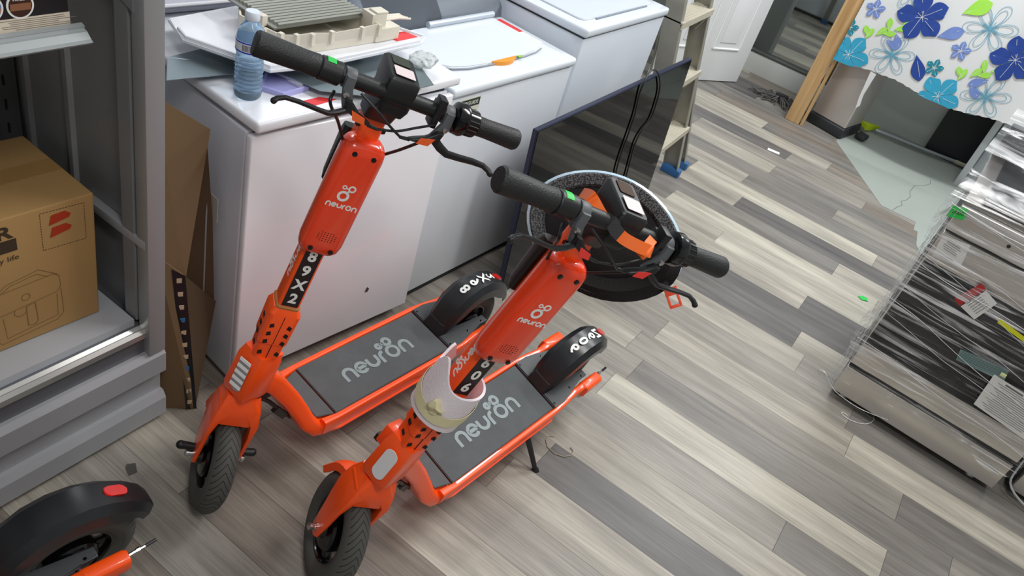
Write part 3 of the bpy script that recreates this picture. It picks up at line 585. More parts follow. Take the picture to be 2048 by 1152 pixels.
    leaf((-.36, .55), .10, -.6, .25, 3, .0015); leaf((-.44, .62), .12, 3.8, .22, 3, .0015); leaf((.02, .585), .17, -.95, .26, 1, .002); leaf((-.55, .8), .13, 1.4, .2, 6, .002); leaf((-.5, .93), .13, 1.0, .2, 3, .002); leaf((-.6, .7), .12, 2.0, .2, 6, .002)
    flower((.403, .428), .14, 5, 2, 1.2, .003, .36); flower((-.229, .41), .14, 5, 2, 1.2, .003, .36)
    flower((.11, .806), .155, 5, 1, .75, .0035, .36); flower((-.504, .782), .15, 5, 1, .75, .0035, .36)
    for c in ((.39, .749), (-.2, .711)): flower(c, .062, 5, 3, .4, .003, .3)
    for c in ((-.117, .56), (.479, .589)): flower(c, .058, 5, 6, .3, .003, .3)
    # keep the print inside the sheet
    for v in bm.verts:
        yy = min(max(v.co.y, -.78), .478)
        if v.co.y != yy: v.co.y = yy
        zb = .40
        for (y0, z0), (y1, z1) in zip(bot, bot[1:]):
            if y1 <= v.co.y <= y0: zb = z0+(z1-z0)*(y0-v.co.y)/(y0-y1+1e-9)
        if v.co.z < zb-.004: v.co.z = zb-.004
    # torn strip hanging at the left
    st_ = [(.222, .385), (.18, .38), (.188, .229), (.172, .15), (.189, .122), (.205, .2)]; vs = [bm.verts.new((XC-.01, y, z)) for y, z in st_]; f = bm.faces.new(vs)
    for v in bm.verts: v.co = V(v.co.x-.515, v.co.y*.919, v.co.z*.919+.146)
    me = bpy.data.meshes.new('hanging_cloth'); bm.to_mesh(me); bm.free()
    for m in cols: me.materials.append(m)
    o = bpy.data.objects.new('hanging_cloth', me); C.objects.link(o); sf = o.modifiers.new('s', 'SOLIDIFY'); sf.thickness = .0008
    tag(o, 'white cloth printed with blue flowers and green leaves hanging on the back wall', 'cloth')
cloth()
# black panel leaning on wall, tall light edged panel, broom, mop, litter
mb = MB(); mb.box8([(6.075, -.345, .0), (6.115, -.345, .0), (6.115, -.70, .0), (6.075, -.70, .0), (6.10, -.345, .50), (6.145, -.345, .50), (6.145, -.70, .50), (6.10, -.70, .50)]); tag(mb.obj('black_board', mat('black_panel', '#0B0F16', .45), smooth=False), 'black board leaning against the grey wall below the flowered cloth', 'board')
t = thing('refrigerator', 'grey appliance with a pale metal edge strip standing behind the wrapped stove', 'refrigerator', (5.8, -1, 0))
mb = MB(); mb.box8([(5.74, -.645, 0), (5.65, -1.35, 0), (5.98, -1.4, 0), (6.03, -.65, 0), (5.74, -.645, 1.6), (5.65, -1.35, 1.6), (5.98, -1.4, 1.6), (6.03, -.65, 1.6)], .003); rel(mb.obj('body', mat('grey_enamel', '#8E959B', .3, .3), t), t)
mb = MB(); mb.box8([(5.70, -.592, 0), (5.695, -.632, 0), (5.74, -.64, 0), (5.745, -.6, 0), (5.70, -.592, 1.6), (5.695, -.632, 1.6), (5.74, -.64, 1.6), (5.745, -.6, 1.6)], .003); rel(mb.obj('edge_strip', mat('satin_strip', '#BDC2C4', .35, .3), t), t)
t = thing('broom', 'broom with a lime green head lying on the floor along the grey wall', 'broom', (5.98, -.2, 0))
LG = mat('lime_plastic', '#B5CC1E', .45)
mb = MB(); mb.tube([(5.935, .0, .035), (6.01, -.353, .03), (6.055, -.58, .03)], .012, 12); rel(mb.obj('handle', mat('pale_metal', '#A9AFB2', .35, .6), t), t)
mb = MB(); mb.tube([(6.05, -.56, .03), (6.06, -.70, .03)], .0145, 12); rel(mb.obj('handle_tip', mat('dirty_white', '#B8B5A5', .6), t), t)
mb = MB(); mb.loft([[V(5.905+.05*k, .115-.06*k, .035)+V(.3*a, .95*a, 0).normalized()*0+V(a*.28, a*.9, b) for a, b in rrect(w_, h_, .008, 2)] for k, w_, h_ in ((0, .11, .05), (.6, .10, .045), (1.3, .05, .035), (1.9, .035, .03))]); rel(mb.obj('head', LG, t), t)
mb = MB()
for i in range(40): a_ = rnd.uniform(-1, 1); mb.tube([(5.905+rnd.uniform(-.01, .02), .115+a_*.04, .03), (5.86+rnd.uniform(-.015, .02), .10+a_*.05, .008)], .003, 5)
rel(mb.obj('bristles', mat('grey_bristle', '#6F7267', .8), t), t)
t = thing('mop', 'grey string mop head lying on the floor beside the wooden post', 'mop', (5.68, .7, 0))
mb = MB()
for i in range(70):
    a_ = rnd.uniform(0, 6.28); l = rnd.uniform(.05, .19); c0 = V(5.70, .665, .03); pts = []
    for k in range(6): u = k/5; pts.append(c0+V(math.cos(a_+u*rnd.uniform(-.5, .5))*l*u*.7, math.sin(a_)*l*u*1.25, -.02*u+.018*math.sin(u*5+i)+.002))
    for p in pts: p.z = max(p.z, .006); p.x = min(p.x, 6.0)
    mb.tube(pts, .0045, 5)
rel(mb.obj('yarn', mat('mop_yarn', '#5C5B58', .9, vary=.2), t), t)
mb = MB(); mb.box((5.71, .655, .04), (.05, .09, .04), bev=.01); rel(mb.obj('clamp', BLK, t), t)
mb = MB(); mb.box((4.812, .448, .0015), (.035, .075, .001), Matrix.Rotation(.15, 3, 'Z')); tag(mb.obj('paper_scrap', WHT, smooth=False), 'small white paper scrap lying on the floor planks near the ladder', 'paper')
mb = MB(); mb.prism([(3.61, -.315, .001), (3.595, -.335, .001), (3.61, -.362, .001), (3.635, -.355, .001), (3.632, -.33, .001)], (0, 0, .003)); tag(mb.obj('tape_scrap', GREEN, smooth=False), 'small green tape scrap on the floor left of the wrapped stove', 'tape')
mb = MB(); mb.tube([(2.66+.035*math.cos(a_*.55)+.01*a_, -.44+.04*math.sin(a_*.55)-.006*a_, .003) for a_ in range(11)], .0011, 6); tag(mb.obj('plastic_tie', WHT), 'thin white plastic loop on the floor in front of the stove', 'string')
mb = MB(); mb.tube([(1.74+.03*math.cos(a_*.8), .36+.03*math.sin(a_*.8)-.008*a_, .002) for a_ in range(9)], .0016, 6); tag(mb.obj('string_scrap', mat('tan_string', '#9B8F7C', .8)), 'curl of tan string on the floor by the kickstand of the 606 scooter', 'string')
mb = MB(); mb.prism([(.84, 1.13, .001), (.86, 1.125, .001), (.875, 1.15, .001), (.858, 1.162, .001), (.848, 1.152, .001)], (0, 0, .0015)); tag(mb.obj('dirt_flake', mat('dark_flake', '#4A4844', .8), smooth=False), 'dark flake of dirt on the floor in front of the steel cabinet', 'debris')
# ---------------------------------------------------------------- steel cabinet at left
CO = V(1.026, 1.22, 0); CH = R_(-3.2)
ct = thing('steel_cabinet', 'tall grey steel storage cabinet with stepped base at the left edge', 'cabinet', CO, (0, 0, CH))
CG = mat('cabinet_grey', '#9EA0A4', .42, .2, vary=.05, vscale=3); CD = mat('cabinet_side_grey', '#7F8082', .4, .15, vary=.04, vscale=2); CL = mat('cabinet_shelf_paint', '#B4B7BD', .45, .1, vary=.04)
def cprof(P, x0, x1): return [[V(x, v, z) for v, z in P] for x in (x0, x1)]
mb = MB(); mb.loft(cprof([(.0, .022), (.0, .082), (.012, .102), (.024, .102), (.024, .178), (.0, .184), (.0, .246), (.012, .262), (.03, .262), (.03, .022)], -1.25, .002)); mb.obj('base_panel', CG, ct, smooth=False)
mb = MB(); mb.box((-.62, .26, .011), (1.2, .47, .022)); mb.obj('toe_strip', mat('toe_dark', '#2A2826', .8), ct, smooth=False)
mb = MB(); mb.loft(cprof([(.022, .262), (.022, .322), (.03, .335), (.5, .335), (.5, .262)], -1.25, -.01)); mb.obj('bottom_rail', mat('rail_grey', '#6F7176', .4, .5), ct, smooth=False)
mb = MB(); mb.loft(cprof([(.012, .318), (.012, .334), (.02, .342), (.028, .336), (.036, .342), (.044, .336), (.044, .318)], -1.25, -.045)); mb.obj('door_track', mat('aluminium_track', '#B9B9B6', .3, .7), ct, smooth=False)
mb = MB(); mb.box((-.65, .27, .345), (1.2, .44, .02)); mb.obj('shelf', CL, ct, smooth=False)
mb = MB(); mb.box((-.022, .02, 1.13), (.046, .04, 1.74), bev=.004); mb.obj('corner_post', mat('cabinet_post', '#9A9B9D', .42, .35), ct)
mb = MB(); mb.box((-.018, .27, 1.15), (.012, .50, 1.7)); 
for v_, w_ in ((.105, .004), (.29, .012), (.455, .012)): mb.loft([[V(-.024, v_-w_, z), V(-.034, v_-w_*.6, z), V(-.034, v_+w_*.6, z), V(-.024, v_+w_, z)] for z in (.35, 2.0)])
mb.loft([[V(-.024, .045, z), V(-.045, .05, z), V(-.045, .09, z), V(-.024, .098, z)] for z in (.35, 2.0)])
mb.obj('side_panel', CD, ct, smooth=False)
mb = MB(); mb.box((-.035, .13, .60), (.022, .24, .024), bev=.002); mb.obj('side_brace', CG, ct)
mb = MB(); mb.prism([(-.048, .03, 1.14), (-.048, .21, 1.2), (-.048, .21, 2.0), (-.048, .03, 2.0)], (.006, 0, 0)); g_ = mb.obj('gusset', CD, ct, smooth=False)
mb = MB(); mb.lathe((-.049, .125, 1.185), (-1, 0, 0), [(.009, 0), (.009, .003), (.006, .004), (.006, .01), (.002, .011)], 12); mb.obj('bolt', SILV, g_)
mb = MB(); mb.box((-.65, .52, 1.15), (1.28, .012, 1.7)); bp_ = mb.obj('back_panel', mat('pegboard', '#9C9E98', .6), ct, smooth=False)
mb = MB()
for i in range(9):
    for j in range(30): mb.lathe((-.13-.045*i, .513, .4+.045*j), (0, -1, 0), [(.006, 0), (.006, .0012)], 8)
h_ = mb.obj('peg_hole', mat('hole_black', '#0A0A0A', .9), bp_, smooth=False); h_['kind'] = 'stuff'
mb = MB(); mb.box((-.055, .50, 1.15), (.045, .025, 1.7)); up_ = mb.obj('slotted_upright', mat('upright_grey', '#5B5D5E', .5, .4), ct, smooth=False)
mb = MB()
for j in range(24): mb.box((-.062, .487, .42+.062*j), (.005, .002, .026))
h_ = mb.obj('slot', mat('hole_black', '#0A0A0A', .9), up_, smooth=False); h_['kind'] = 'stuff'
# upper shelf with price rail
mb = MB(); mb.box((-.70, .28, 1.095), (1.1, .42, .018)); sh = mb.obj('shelf', CL, ct, smooth=False)
mb = MB(); mb.loft(cprof([(.080, 1.109), (.070, 1.106), (.072, 1.101), (.064, 1.098), (.053, 1.088), (.047, 1.084), (.05, 1.080), (.059, 1.083), (.071, 1.094), (.082, 1.099)], -1.25, -.117)); mb.obj('price_rail', mat('rail_pale', '#A9B0B1', .4, .3), sh, smooth=False)
# air fryer carton on the lower shelf
KR = mat('kraft_board', '#A68351', .85, vary=.07, vscale=5, bump=.2, bscale=90)
INK = mat('carton_ink', '#3A2B1C', .8); INK2 = mat('carton_ink_pale', '#7A5F38', .8)
def crel(o): return o
bx = thing('carton', 'brown cardboard carton printed with an air fryer drawing on the lower cabinet shelf', 'box', CO+Matrix.Rotation(CH, 3, 'Z') @ V(-.095, .118, .357), (0, 0, CH-.035))
BH = .345
mb = MB(); mb.box8([(-.40, 0, 0), (0, 0, 0), (0, .27, 0), (-.40, .27, 0), (-.40, 0, BH), (.004, 0, BH), (.004, .275, BH), (-.40, .275, BH)], .004); cb = mb.obj('box', KR, bx)
mb = MB(); mb.box((-.2, .137, BH+.0008), (.4, .05, .0008)); mb.obj('packing_tape', mat('clear_brown_tape', '#9C7A48', .2), cb, smooth=False)
fx_, fz_ = V(1, 0, 0), V(0, 0, 1)
text('R', (-.190, -.0005, .309), fx_, fz_, .030, INK, cb, bold=.03, sx=1.25)
mb = MB(); mb.box((-.222, -.0008, .276), (.11, .0008, .030)); mb.obj('print_bar', INK, cb, smooth=False)
text('enjoy life', (-.204, -.0005, .243), fx_, fz_, .013, INK, cb, bold=0, sx=1.15)
mb = MB()
def dash(P, n, w=.0012):
    for i in range(len(P)-1):
        for k in range(n):
            a_, b_ = k/n, (k+.6)/n; p = [P[i][q]+(P[i+1][q]-P[i][q])*a_ for q in (0, 1)]; s = [P[i][q]+(P[i+1][q]-P[i][q])*b_ for q in (0, 1)]; mb.stroke([p, s], w, (0, -.0004, 0), fx_, fz_, .0004)
dash([(-.115, .236), (-.115, .332), (-.02, .328), (-.02, .232), (-.115, .236)], 14); o = mb.obj('dashed_frame', INK, cb, smooth=False)
for z0 in (.308, .276):
    mb = MB(); mb.prism([(-.098, -.0004, z0-.012), (-.055, -.0004, z0-.004), (-.05, -.0004, z0+.004), (-.062, -.0004, z0+.014), (-.092, -.0004, z0+.012)], (0, -.0012, 0)); mb.obj('red_tape', mat('red_tape', '#A83A22', .25), cb, smooth=False)
mb = MB()
def ln(P, w=.0014, cl=False): mb.stroke(P, w, (0, -.0004, 0), fx_, fz_, .0004, closed=cl)
ln([(-.24, .11)]+[(-.235, .15), (-.225, .158), (-.10, .165), (-.088, .155), (-.086, .125), (-.095, .112), (-.22, .098), (-.236, .1), (-.24, .115)])
ln([(-.235, .15), (-.20, .178), (-.13, .19), (-.09, .16)]); ln([(-.215, .158), (-.19, .173), (-.135, .18), (-.112, .163)])
ln([(-.235, .1), (-.232, .03), (-.225, .018), (-.10, .03), (-.085, .045), (-.086, .118)]); ln([(-.215, .09), (-.212, .03), (-.098, .043), (-.096, .105)])
ln([(-.165, .10), (-.165, .045), (-.15, .042), (-.143, .05), (-.145, .104), (-.165, .10)], .002); ln(arc(-.178, .093, .013, 150, 330)); ln(arc(-.163, .128, .009, 0, 360, 12)[:-1], .0016, True)
mb.obj('air_fryer_drawing', INK2, cb, smooth=False)
# coffee pod box on the upper shelf
q = CO+Matrix.Rotation(CH, 3, 'Z') @ V(-.137, .085, 1.105)
kb = thing('coffee_box', 'black coffee pod box with a cream bottom band on the upper cabinet shelf', 'box', q, (0, 0, CH-.005))
mb = MB(); mb.box((-.2, .1, .11), (.4, .2, .22), bev=.002); k1 = mb.obj('box', mat('box_black', '#17151C', .4), kb)
mb = MB(); mb.box((-.2, -.0006, .0125), (.402, .0012, .025)); kband = mb.obj('cream_band', mat('box_cream', '#D9CDBB', .6), k1, smooth=False)
mb = MB()
for r_ in range(6): mb.box((-.07+.012*(r_ % 3), -.0016, .022-.0034*r_), (.12-.02*(r_ % 2), .0005, .0007))
mb.obj('small_print', mat('print_grey', '#7C746B', .7), kband, smooth=False)
mb = MB(); mb.box((-.165, -.0016, .015), (.05, .0006, .007)); mb.obj('green_mark', mat('dark_green', '#134A2E', .6), kband, smooth=False)
for cx, c1, c2 in ((-.085, '#3A1C12', '#8A5B3E'), (-.137, '#2F6FBF', '#C9873C')):
    mb = MB(); mb.lathe((cx, -.0002, .047), (0, -1, 0), [(.0235, 0), (.0235, .0012), (.0005, .0013)], 32); pd = mb.obj('pod_picture', WHT, k1)
    mb = MB(); mb.lathe((cx, -.0016, .047), (0, -1, 0), [(.020, 0), (.020, .0004), (.0005, .0005)], 32); mb.obj('pod_disc', mat('disc'+c1, c1, .5), pd)
    mb = MB(); mb.box((cx, -.0024, .045), (.036, .0004, .012)); mb.obj('pod_stripe', mat('disc'+c2, c2, .5), pd, smooth=False)
text('McCafé', (-.085, -.0025, .059), fx_, fz_, .006, WHT, k1, bold=.01)
# flattened cardboard between cabinet and washer
CBM = mat('cardboard_sheet', '#6E583D', .85, vary=.08, vscale=6); CBD = mat('cardboard_inside', '#4A3924', .9, vary=.08)
t = thing('cardboard', 'folded brown cardboard box sheets standing between steel cabinet and washing machine', 'cardboard', (1.1, 1.25, 0))
rel(slab('flap', [(1.035, 1.258, .53), (1.105, 1.24, .445), (1.173, 1.248, .837), (1.035, 1.268, .95)], .004, CBM, t), t)
rel(slab('panel', [(1.075, 1.30, .44), (1.212, 1.252, .29), (1.200, 1.258, .565), (1.170, 1.258, .833), (1.075, 1.31, .90)], .004, CBD, t), t)
rel(slab('panel', [(1.036, 1.262, 0), (1.096, 1.192, 0), (1.088, 1.232, .465), (1.036, 1.262, .53)], .004, CBM, t), t)
lw = rel(slab('panel', [(1.104, 1.192, 0), (1.212, 1.246, .30), (1.09, 1.236, .465)], .004, CBD, t), t)
tp = rel(slab('printed_tape', [(1.082, 1.2038, 0), (1.1045, 1.188, 0), (1.0925, 1.2285, .46), (1.064, 1.2435, .487)], .001, mat('tape_black', '#14161B', .4), t), t)
for i in range(11):
    u = .03+i*.042; c0 = V(1.090+(1.078-1.090)*u/.46, 1.1985+(1.236-1.1985)*u/.46-.002, u); c = ('#BFA98A', '#2C6E9E')[i % 4 == 3]
    mb = MB(); mb.box(c0, (.012, .001, .014), Matrix.Rotation(-.6, 3, 'Z')); o = mb.obj('tape_print', mat('tp'+c, c, .6), tp, smooth=False)
# ---------------------------------------------------------------- washing machines
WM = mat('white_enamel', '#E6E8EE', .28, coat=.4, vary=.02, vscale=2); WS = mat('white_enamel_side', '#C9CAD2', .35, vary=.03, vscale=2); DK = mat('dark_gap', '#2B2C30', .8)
def quad(fl_, fr_, dp, z): # front-left, front-right, depth -> 4 corners ccw from above
    a_, b_ = V(*fl_, z), V(*fr_, z); e = (b_-a_).normalized(); n_ = V(-e.y, e.x, 0); return a_, b_, b_+n_*dp, a_+n_*dp
def bx8(name, fl_, fr_, dp, z0, z1, m, p, bev=.006, off=0):
    A = quad(fl_, fr_, dp, z0); B_ = quad(fl_, fr_, dp, z1)
    if off: n_ = (A[3]-A[0]).normalized()*off; A = [q+n_ for q in A]; B_ = [q+n_ for q in B_]
    m_ = MB(); m_.box8(list(A)+list(B_), bev); return rel(m_.obj(name, m, p), p)
GR = 'white washing machines in a row'
w1 = thing('washing_machine', 'white washer nearest the steel cabinet, with a water bottle on its lid', 'washing machine', (1.5, 1.4, 0), None, GR)
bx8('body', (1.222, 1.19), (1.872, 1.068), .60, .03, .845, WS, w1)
bx8('front_panel', (1.219, 1.176), (1.873, 1.053), .02, .05, .842, mat('washer_front', '#ECECF2', .25, coat=.4, vary=.02), w1, .005, off=-.008)
bx8('gap', (1.24, 1.185), (1.86, 1.075), .56, .84, .858, DK, w1, 0)
ld = bx8('lid', (1.217, 1.150), (1.912, 1.056), .62, .856, .885, WM, w1, .008)
for i, dx in enumerate((.05, .58)):
    mb = MB(); mb.lathe((1.26+dx, 1.26-dx*.18, 0), (0, 0, 1), [(.02, 0), (.02, .012), (.008, .014), (.008, .035)], 16); rel(mb.obj('foot', DK, w1), w1)
mb = MB(); mb.prism([(1.668, 1.0825, .19), (1.676, 1.081, .186), (1.682, 1.080, .197), (1.674, 1.0815, .206)], (.0004, -.0015, 0)); rel(mb.obj('rust_chip', mat('rust_chip', '#4B3A33', .9), w1, smooth=False), w1)
mb = MB(); e1, n1 = V(.983, -.184, 0), V(.184, .983, 0); lp = [V(1.214, 1.30, .12)+n1*a_+V(0, 0, b_) for a_, b_ in [(x-.0, y) for x, y in rrect(.34, .62, .03, 5)]]
mb.tube([p+V(.002, .13, .33)-e1*.001 for p in lp]+[lp[0]+V(.002, .13, .33)], .0022, 6); rel(mb.obj('side_groove', mat('groove_grey', '#8C8D94', .5), w1), w1)
mb = MB(); mb.box((1.205, 1.26, .60), (.002, .03, .07), Matrix.Rotation(-.185, 3, 'Z')); rel(mb.obj('side_label', mat('tan_label', '#B5ADA2', .6), w1, smooth=False), w1)
mb = MB(); mb.prism([(1.39, 1.178, .8853), (1.44, 1.172, .8853), (1.472, 1.142, .8853), (1.40, 1.146, .8853)], (0, 0, .0006)); rel(mb.obj('red_label', RED, ld, smooth=False), w1)
w2 = thing('washing_machine', 'white top loading washer in the middle with a yellow energy label on its front', 'washing machine', (2.2, 1.35, 0), None, GR)
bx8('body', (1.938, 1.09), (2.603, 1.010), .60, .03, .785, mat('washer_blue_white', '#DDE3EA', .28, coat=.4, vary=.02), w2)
bx8('black_base', (1.95, 1.10), (2.59, 1.025), .55, .0, .03, DK, w2, 0)
W2T = mat('washer_top', '#DDE4EB', .25, coat=.5)
bx8('gap', (1.945, 1.095), (2.597, 1.015), .58, .783, .790, DK, w2, 0)
tp2 = bx8('top_deck', (1.934, 1.080), (2.606, 1.000), .62, .789, .822, W2T, w2, .012)
# rounded lid
e2 = (V(2.606, 1.0, 0)-V(1.934, 1.08, 0)).normalized(); n2 = V(-e2.y, e2.x, 0); c2 = V(1.934, 1.08, .8215)
def l2(a_, b_, z=0): return c2+e2*a_+n2*b_+V(0, 0, z)
fr_edge = [(.06, .14), (.10, .105), (.16, .088), (.25, .082), (.35, .080), (.45, .082), (.53, .09), (.58, .105)]
ol = fr_edge+[(.60, .12), (.60, .36), (.06, .36)]
mb = MB(); mb.prism([l2(*p) for p in ol], (0, 0, .012), .004); l2o = rel(mb.obj('lid', W2T, w2), w2)
mb = MB(); mb.tube([l2(a_, b_-.004, .006) for a_, b_ in fr_edge], .0022, 6); rel(mb.obj('lid_seam', mat('groove_grey', '#8C8D94', .5), w2), w2)
mb = MB(); mb.loft([[l2(.27+k*.135/8, .084-r_*(math.sin(math.pi*k/8)+.06), h_) for r_, h_ in ((.0, .0135), (.022, .0138), (.022, .0008), (0, .0005))] for k in range(9)]); rel(mb.obj('orange_pull', mat('orange_pull', '#E8962E', .4), l2o), w2)
mb = MB(); mb.box(l2(.415, .076, .0125), (.02, .01, .003), Matrix.Rotation(-.12, 3, 'Z')); rel(mb.obj('green_mark', mat('lime_mark', '#8CC63F', .5), l2o, smooth=False), w2)
mb = MB(); mb.loft([[l2(.0, b_, z_), l2(.672, b_, z_)] for b_, z_ in ((.36, -.01), (.37, .035), (.40, .07), (.50, .17), (.62, .19))]+[[l2(0, .62, -.01), l2(.672, .62, -.01)]], close=False); 
mb.loft([[l2(a_, b_, z_) for b_, z_ in ((.36, -.01), (.37, .035), (.40, .07), (.50, .17), (.62, .19), (.62, -.01))] for a_ in (0, .0005)]); mb.loft([[l2(a_, b_, z_) for b_, z_ in ((.36, -.01), (.37, .035), (.40, .07), (.50, .17), (.62, .19), (.62, -.01))] for a_ in (.6715, .672)])
rel(mb.obj('control_console', mat('console_grey', '#B4BDC8', .3, coat=.3), w2), w2)
mb = MB(); mb.tube([l2(.25, .352, .022), l2(.60, .352, .022)], .011, 10); rel(mb.obj('hinge_bar', mat('console_grey', '#B4BDC8', .3), w2), w2)
mb = MB(); mb.prism([l2(.615, .14, .0005), l2(.645, .14, .0005), l2(.645, .235, .0005), l2(.615, .235, .0005)], (0, 0, .0008)); rel(mb.obj('white_label', WHT, w2, smooth=False), w2)
mb = MB(); mb.prism([l2(.612, .235, .0005), l2(.647, .235, .0005), l2(.647, .345, .0005), l2(.612, .345, .0005)], (0, 0, .0008)); rel(mb.obj('red_label', RED, w2, smooth=False), w2)
ef, en = e2, -n2; EL = V(1.938, 1.09, 0)
def fl2(a_, z): return EL+e2*a_-n2*.0012+V(0, 0, z)
mb = MB(); mb.prism([fl2(.035, .685), fl2(.15, .685), fl2(.15, .775), fl2(.03, .775)], n2*.001); lb2 = rel(mb.obj('energy_label', mat('label_cream', '#D3D4C4', .6), w2, smooth=False), w2)
mb = MB(); mb.prism([fl2(.035, .745)-n2*.0006, fl2(.147, .745)-n2*.0006, fl2(.147, .771)-n2*.0006, fl2(.035, .771)-n2*.0006], n2*.0004); rel(mb.obj('label_banner', mat('label_dark', '#2B3430', .6), lb2, smooth=False), w2)
rel(text('ENERGUIDE', fl2(.091, .758)-n2*.0008, e2, V(0, 0, 1), .0125, mat('label_cream', '#D3D4C4', .6), lb2, bold=.02), w2)
rel(text('810', fl2(.068, .722)-n2*.0004, e2, V(0, 0, 1), .017, INK, lb2, bold=.03), w2)
mb = MB(); 
for r_ in range(3): mb.box(fl2(.118, .715+.007*r_)-n2*.0006, (.036, .0006, .0016), Matrix.Rotation(-.12, 3, 'Z'))
mb.box(fl2(.09, .695)-n2*.0006, (.10, .0006, .004), Matrix.Rotation(-.12, 3, 'Z'))
rel(mb.obj('label_print', INK, lb2, smooth=False), w2)
w3 = thing('washing_machine', 'tallest white top loading machine, farthest in the row beside the stepladder', 'washing machine', (3.0, 1.3, 0), None, GR)
W3M = mat('washer_cool_white', '#D3DAE3', .3, coat=.3, vary=.02)
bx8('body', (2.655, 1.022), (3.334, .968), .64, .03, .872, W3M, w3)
bx8('black_base', (2.67, 1.04), (3.32, .985), .6, 0, .03, DK, w3, 0)
bx8('gap', (2.66, 1.025), (3.33, .972), .62, .87, .88, DK, w3, 0)
t3 = bx8('top_deck', (2.650, 1.012), (3.338, .958), .66, .878, .912, W3M, w3, .01)
e3 = (V(3.338, .958, 0)-V(2.65, 1.012, 0)).normalized(); n3 = V(-e3.y, e3.x, 0)
def l3(a_, b_, z=0): return V(2.65, 1.012, .912)+e3*a_+n3*b_+V(0, 0, z)
mb = MB(); mb.prism([l3(a_+.345, b_+.27, -.001) for a_, b_ in rrect(.58, .42, .03, 4)], (0, 0, .007), .002); lid3 = rel(mb.obj('lid', W3M, w3), w3)
mb = MB(); mb.tube([l3(.14, .052, .002), l3(.56, .052, .002)], .004, 8); rel(mb.obj('lid_groove', mat('groove_dark', '#7A838F', .5), w3), w3)
# things on the first washer
t = thing('water_bottle', 'clear blue plastic water bottle with white cap standing on the nearest washer', 'bottle', (1.293, 1.262, .885))
PB = bpy.data.materials.new('blue_bottle_plastic'); PB.use_nodes = True; b = PB.node_tree.nodes['Principled BSDF']; b.inputs['Base Color'].default_value = lin('#B9D8F2'); b.inputs['Roughness'].default_value = .06; b.inputs['Transmission Weight'].default_value = .75; b.inputs['IOR'].default_value = 1.25
pr_ = [(.001, 0), (.026, .0), (.031, .006)]
for i in range(9): pr_ += [(.0322, .014+i*.0105), (.0300, .019+i*.0105)]
pr_ += [(.0325, .115), (.0315, .118), (.0315, .140), (.0325, .143), (.031, .152), (.026, .167), (.017, .180), (.0125, .186), (.0125, .192)]
mb = MB(); mb.lathe((0, 0, 0), (0, 0, 1), pr_, 36); mb.obj('bottle_body', PB, t)
mb = MB(); mb.lathe((0, 0, 0), (0, 0, 1), [(.0155, .186), (.0165, .188), (.0165, .203), (.0145, .206), (.001, .206)], 28); mb.obj('bottle_cap', mat('cap_white', '#DCE6F2', .4), t)
mb = MB(); mb.lathe((0, 0, 0), (0, 0, 1), [(.0322, .116), (.0330, .1165), (.0330, .1415), (.0322, .142)], 36, cap=False); lbm = mb.obj('bottle_label', mat('bottle_label_white', '#D9DCE2', .5), t)
for z0 in (.1165, .1385):
    mb = MB(); mb.lathe((0, 0, 0), (0, 0, 1), [(.0331, z0), (.0334, z0+.0002), (.0334, z0+.003), (.0331, z0+.0032)], 36, cap=False); mb.obj('label_edge', mat('label_blue', '#1331B8', .4), lbm)
mb = MB()
for i in range(14): a_ = R_(195+i*5.0); mb.box((.0333*math.cos(a_), .0333*math.sin(a_), .129), (.0006, .0014, .014), Matrix.Rotation(a_, 3, 'Z'))
mb.obj('barcode', mat('barcode_ink', '#4A4A50', .6), lbm, smooth=False)
t = thing('plastic_tray', 'small lavender plastic tray lying on the nearest washer beside the bottle', 'tray', (1.40, 1.25, .885))
LV = mat('lavender_plastic', '#A9A9DE', .4)
O_ = [(1.336, 1.268), (1.359, 1.212), (1.442, 1.208), (1.484, 1.277), (1.426, 1.332)]; cc = V(sum(p[0] for p in O_)/5, sum(p[1] for p in O_)/5, 0)
def ins(k, z): return [V(cc.x+(p[0]-cc.x)*k, cc.y+(p[1]-cc.y)*k, z) for p in O_]
mb = MB(); mb.loft([ins(1, .8855), ins(1, .897), ins(.93, .899), ins(.86, .890)]); rel(mb.obj('tray', LV, t), t)
GALV = mat('galvanised_sheet', '#8D9A9E', .32, .8, vary=.08, vscale=12)
mb = MB(); mb.prism([(1.157, 1.372, .904), (1.313, 1.330, .904), (1.4, 1.307, .904), (1.425, 1.245, .904), (1.436, 1.168, .904), (1.543, 1.070, .904), (1.744, 1.042, .904), (1.80, 1.13, .906), (1.697, 1.35, .908), (1.41, 1.46, .908), (1.231, 1.456, .908)], (0, 0, .0016)); tag(mb.obj('metal_sheet', GALV, smooth=False), 'thin grey galvanised metal sheet lying across the nearest washer lid', 'metal sheet')
mb = MB(); mb.box((1.48, 1.30, .8945), (.10, .16, .018), bev=.003); tag(mb.obj('foam_block', WHT), 'white block under the galvanised sheet on the nearest washer', 'foam')
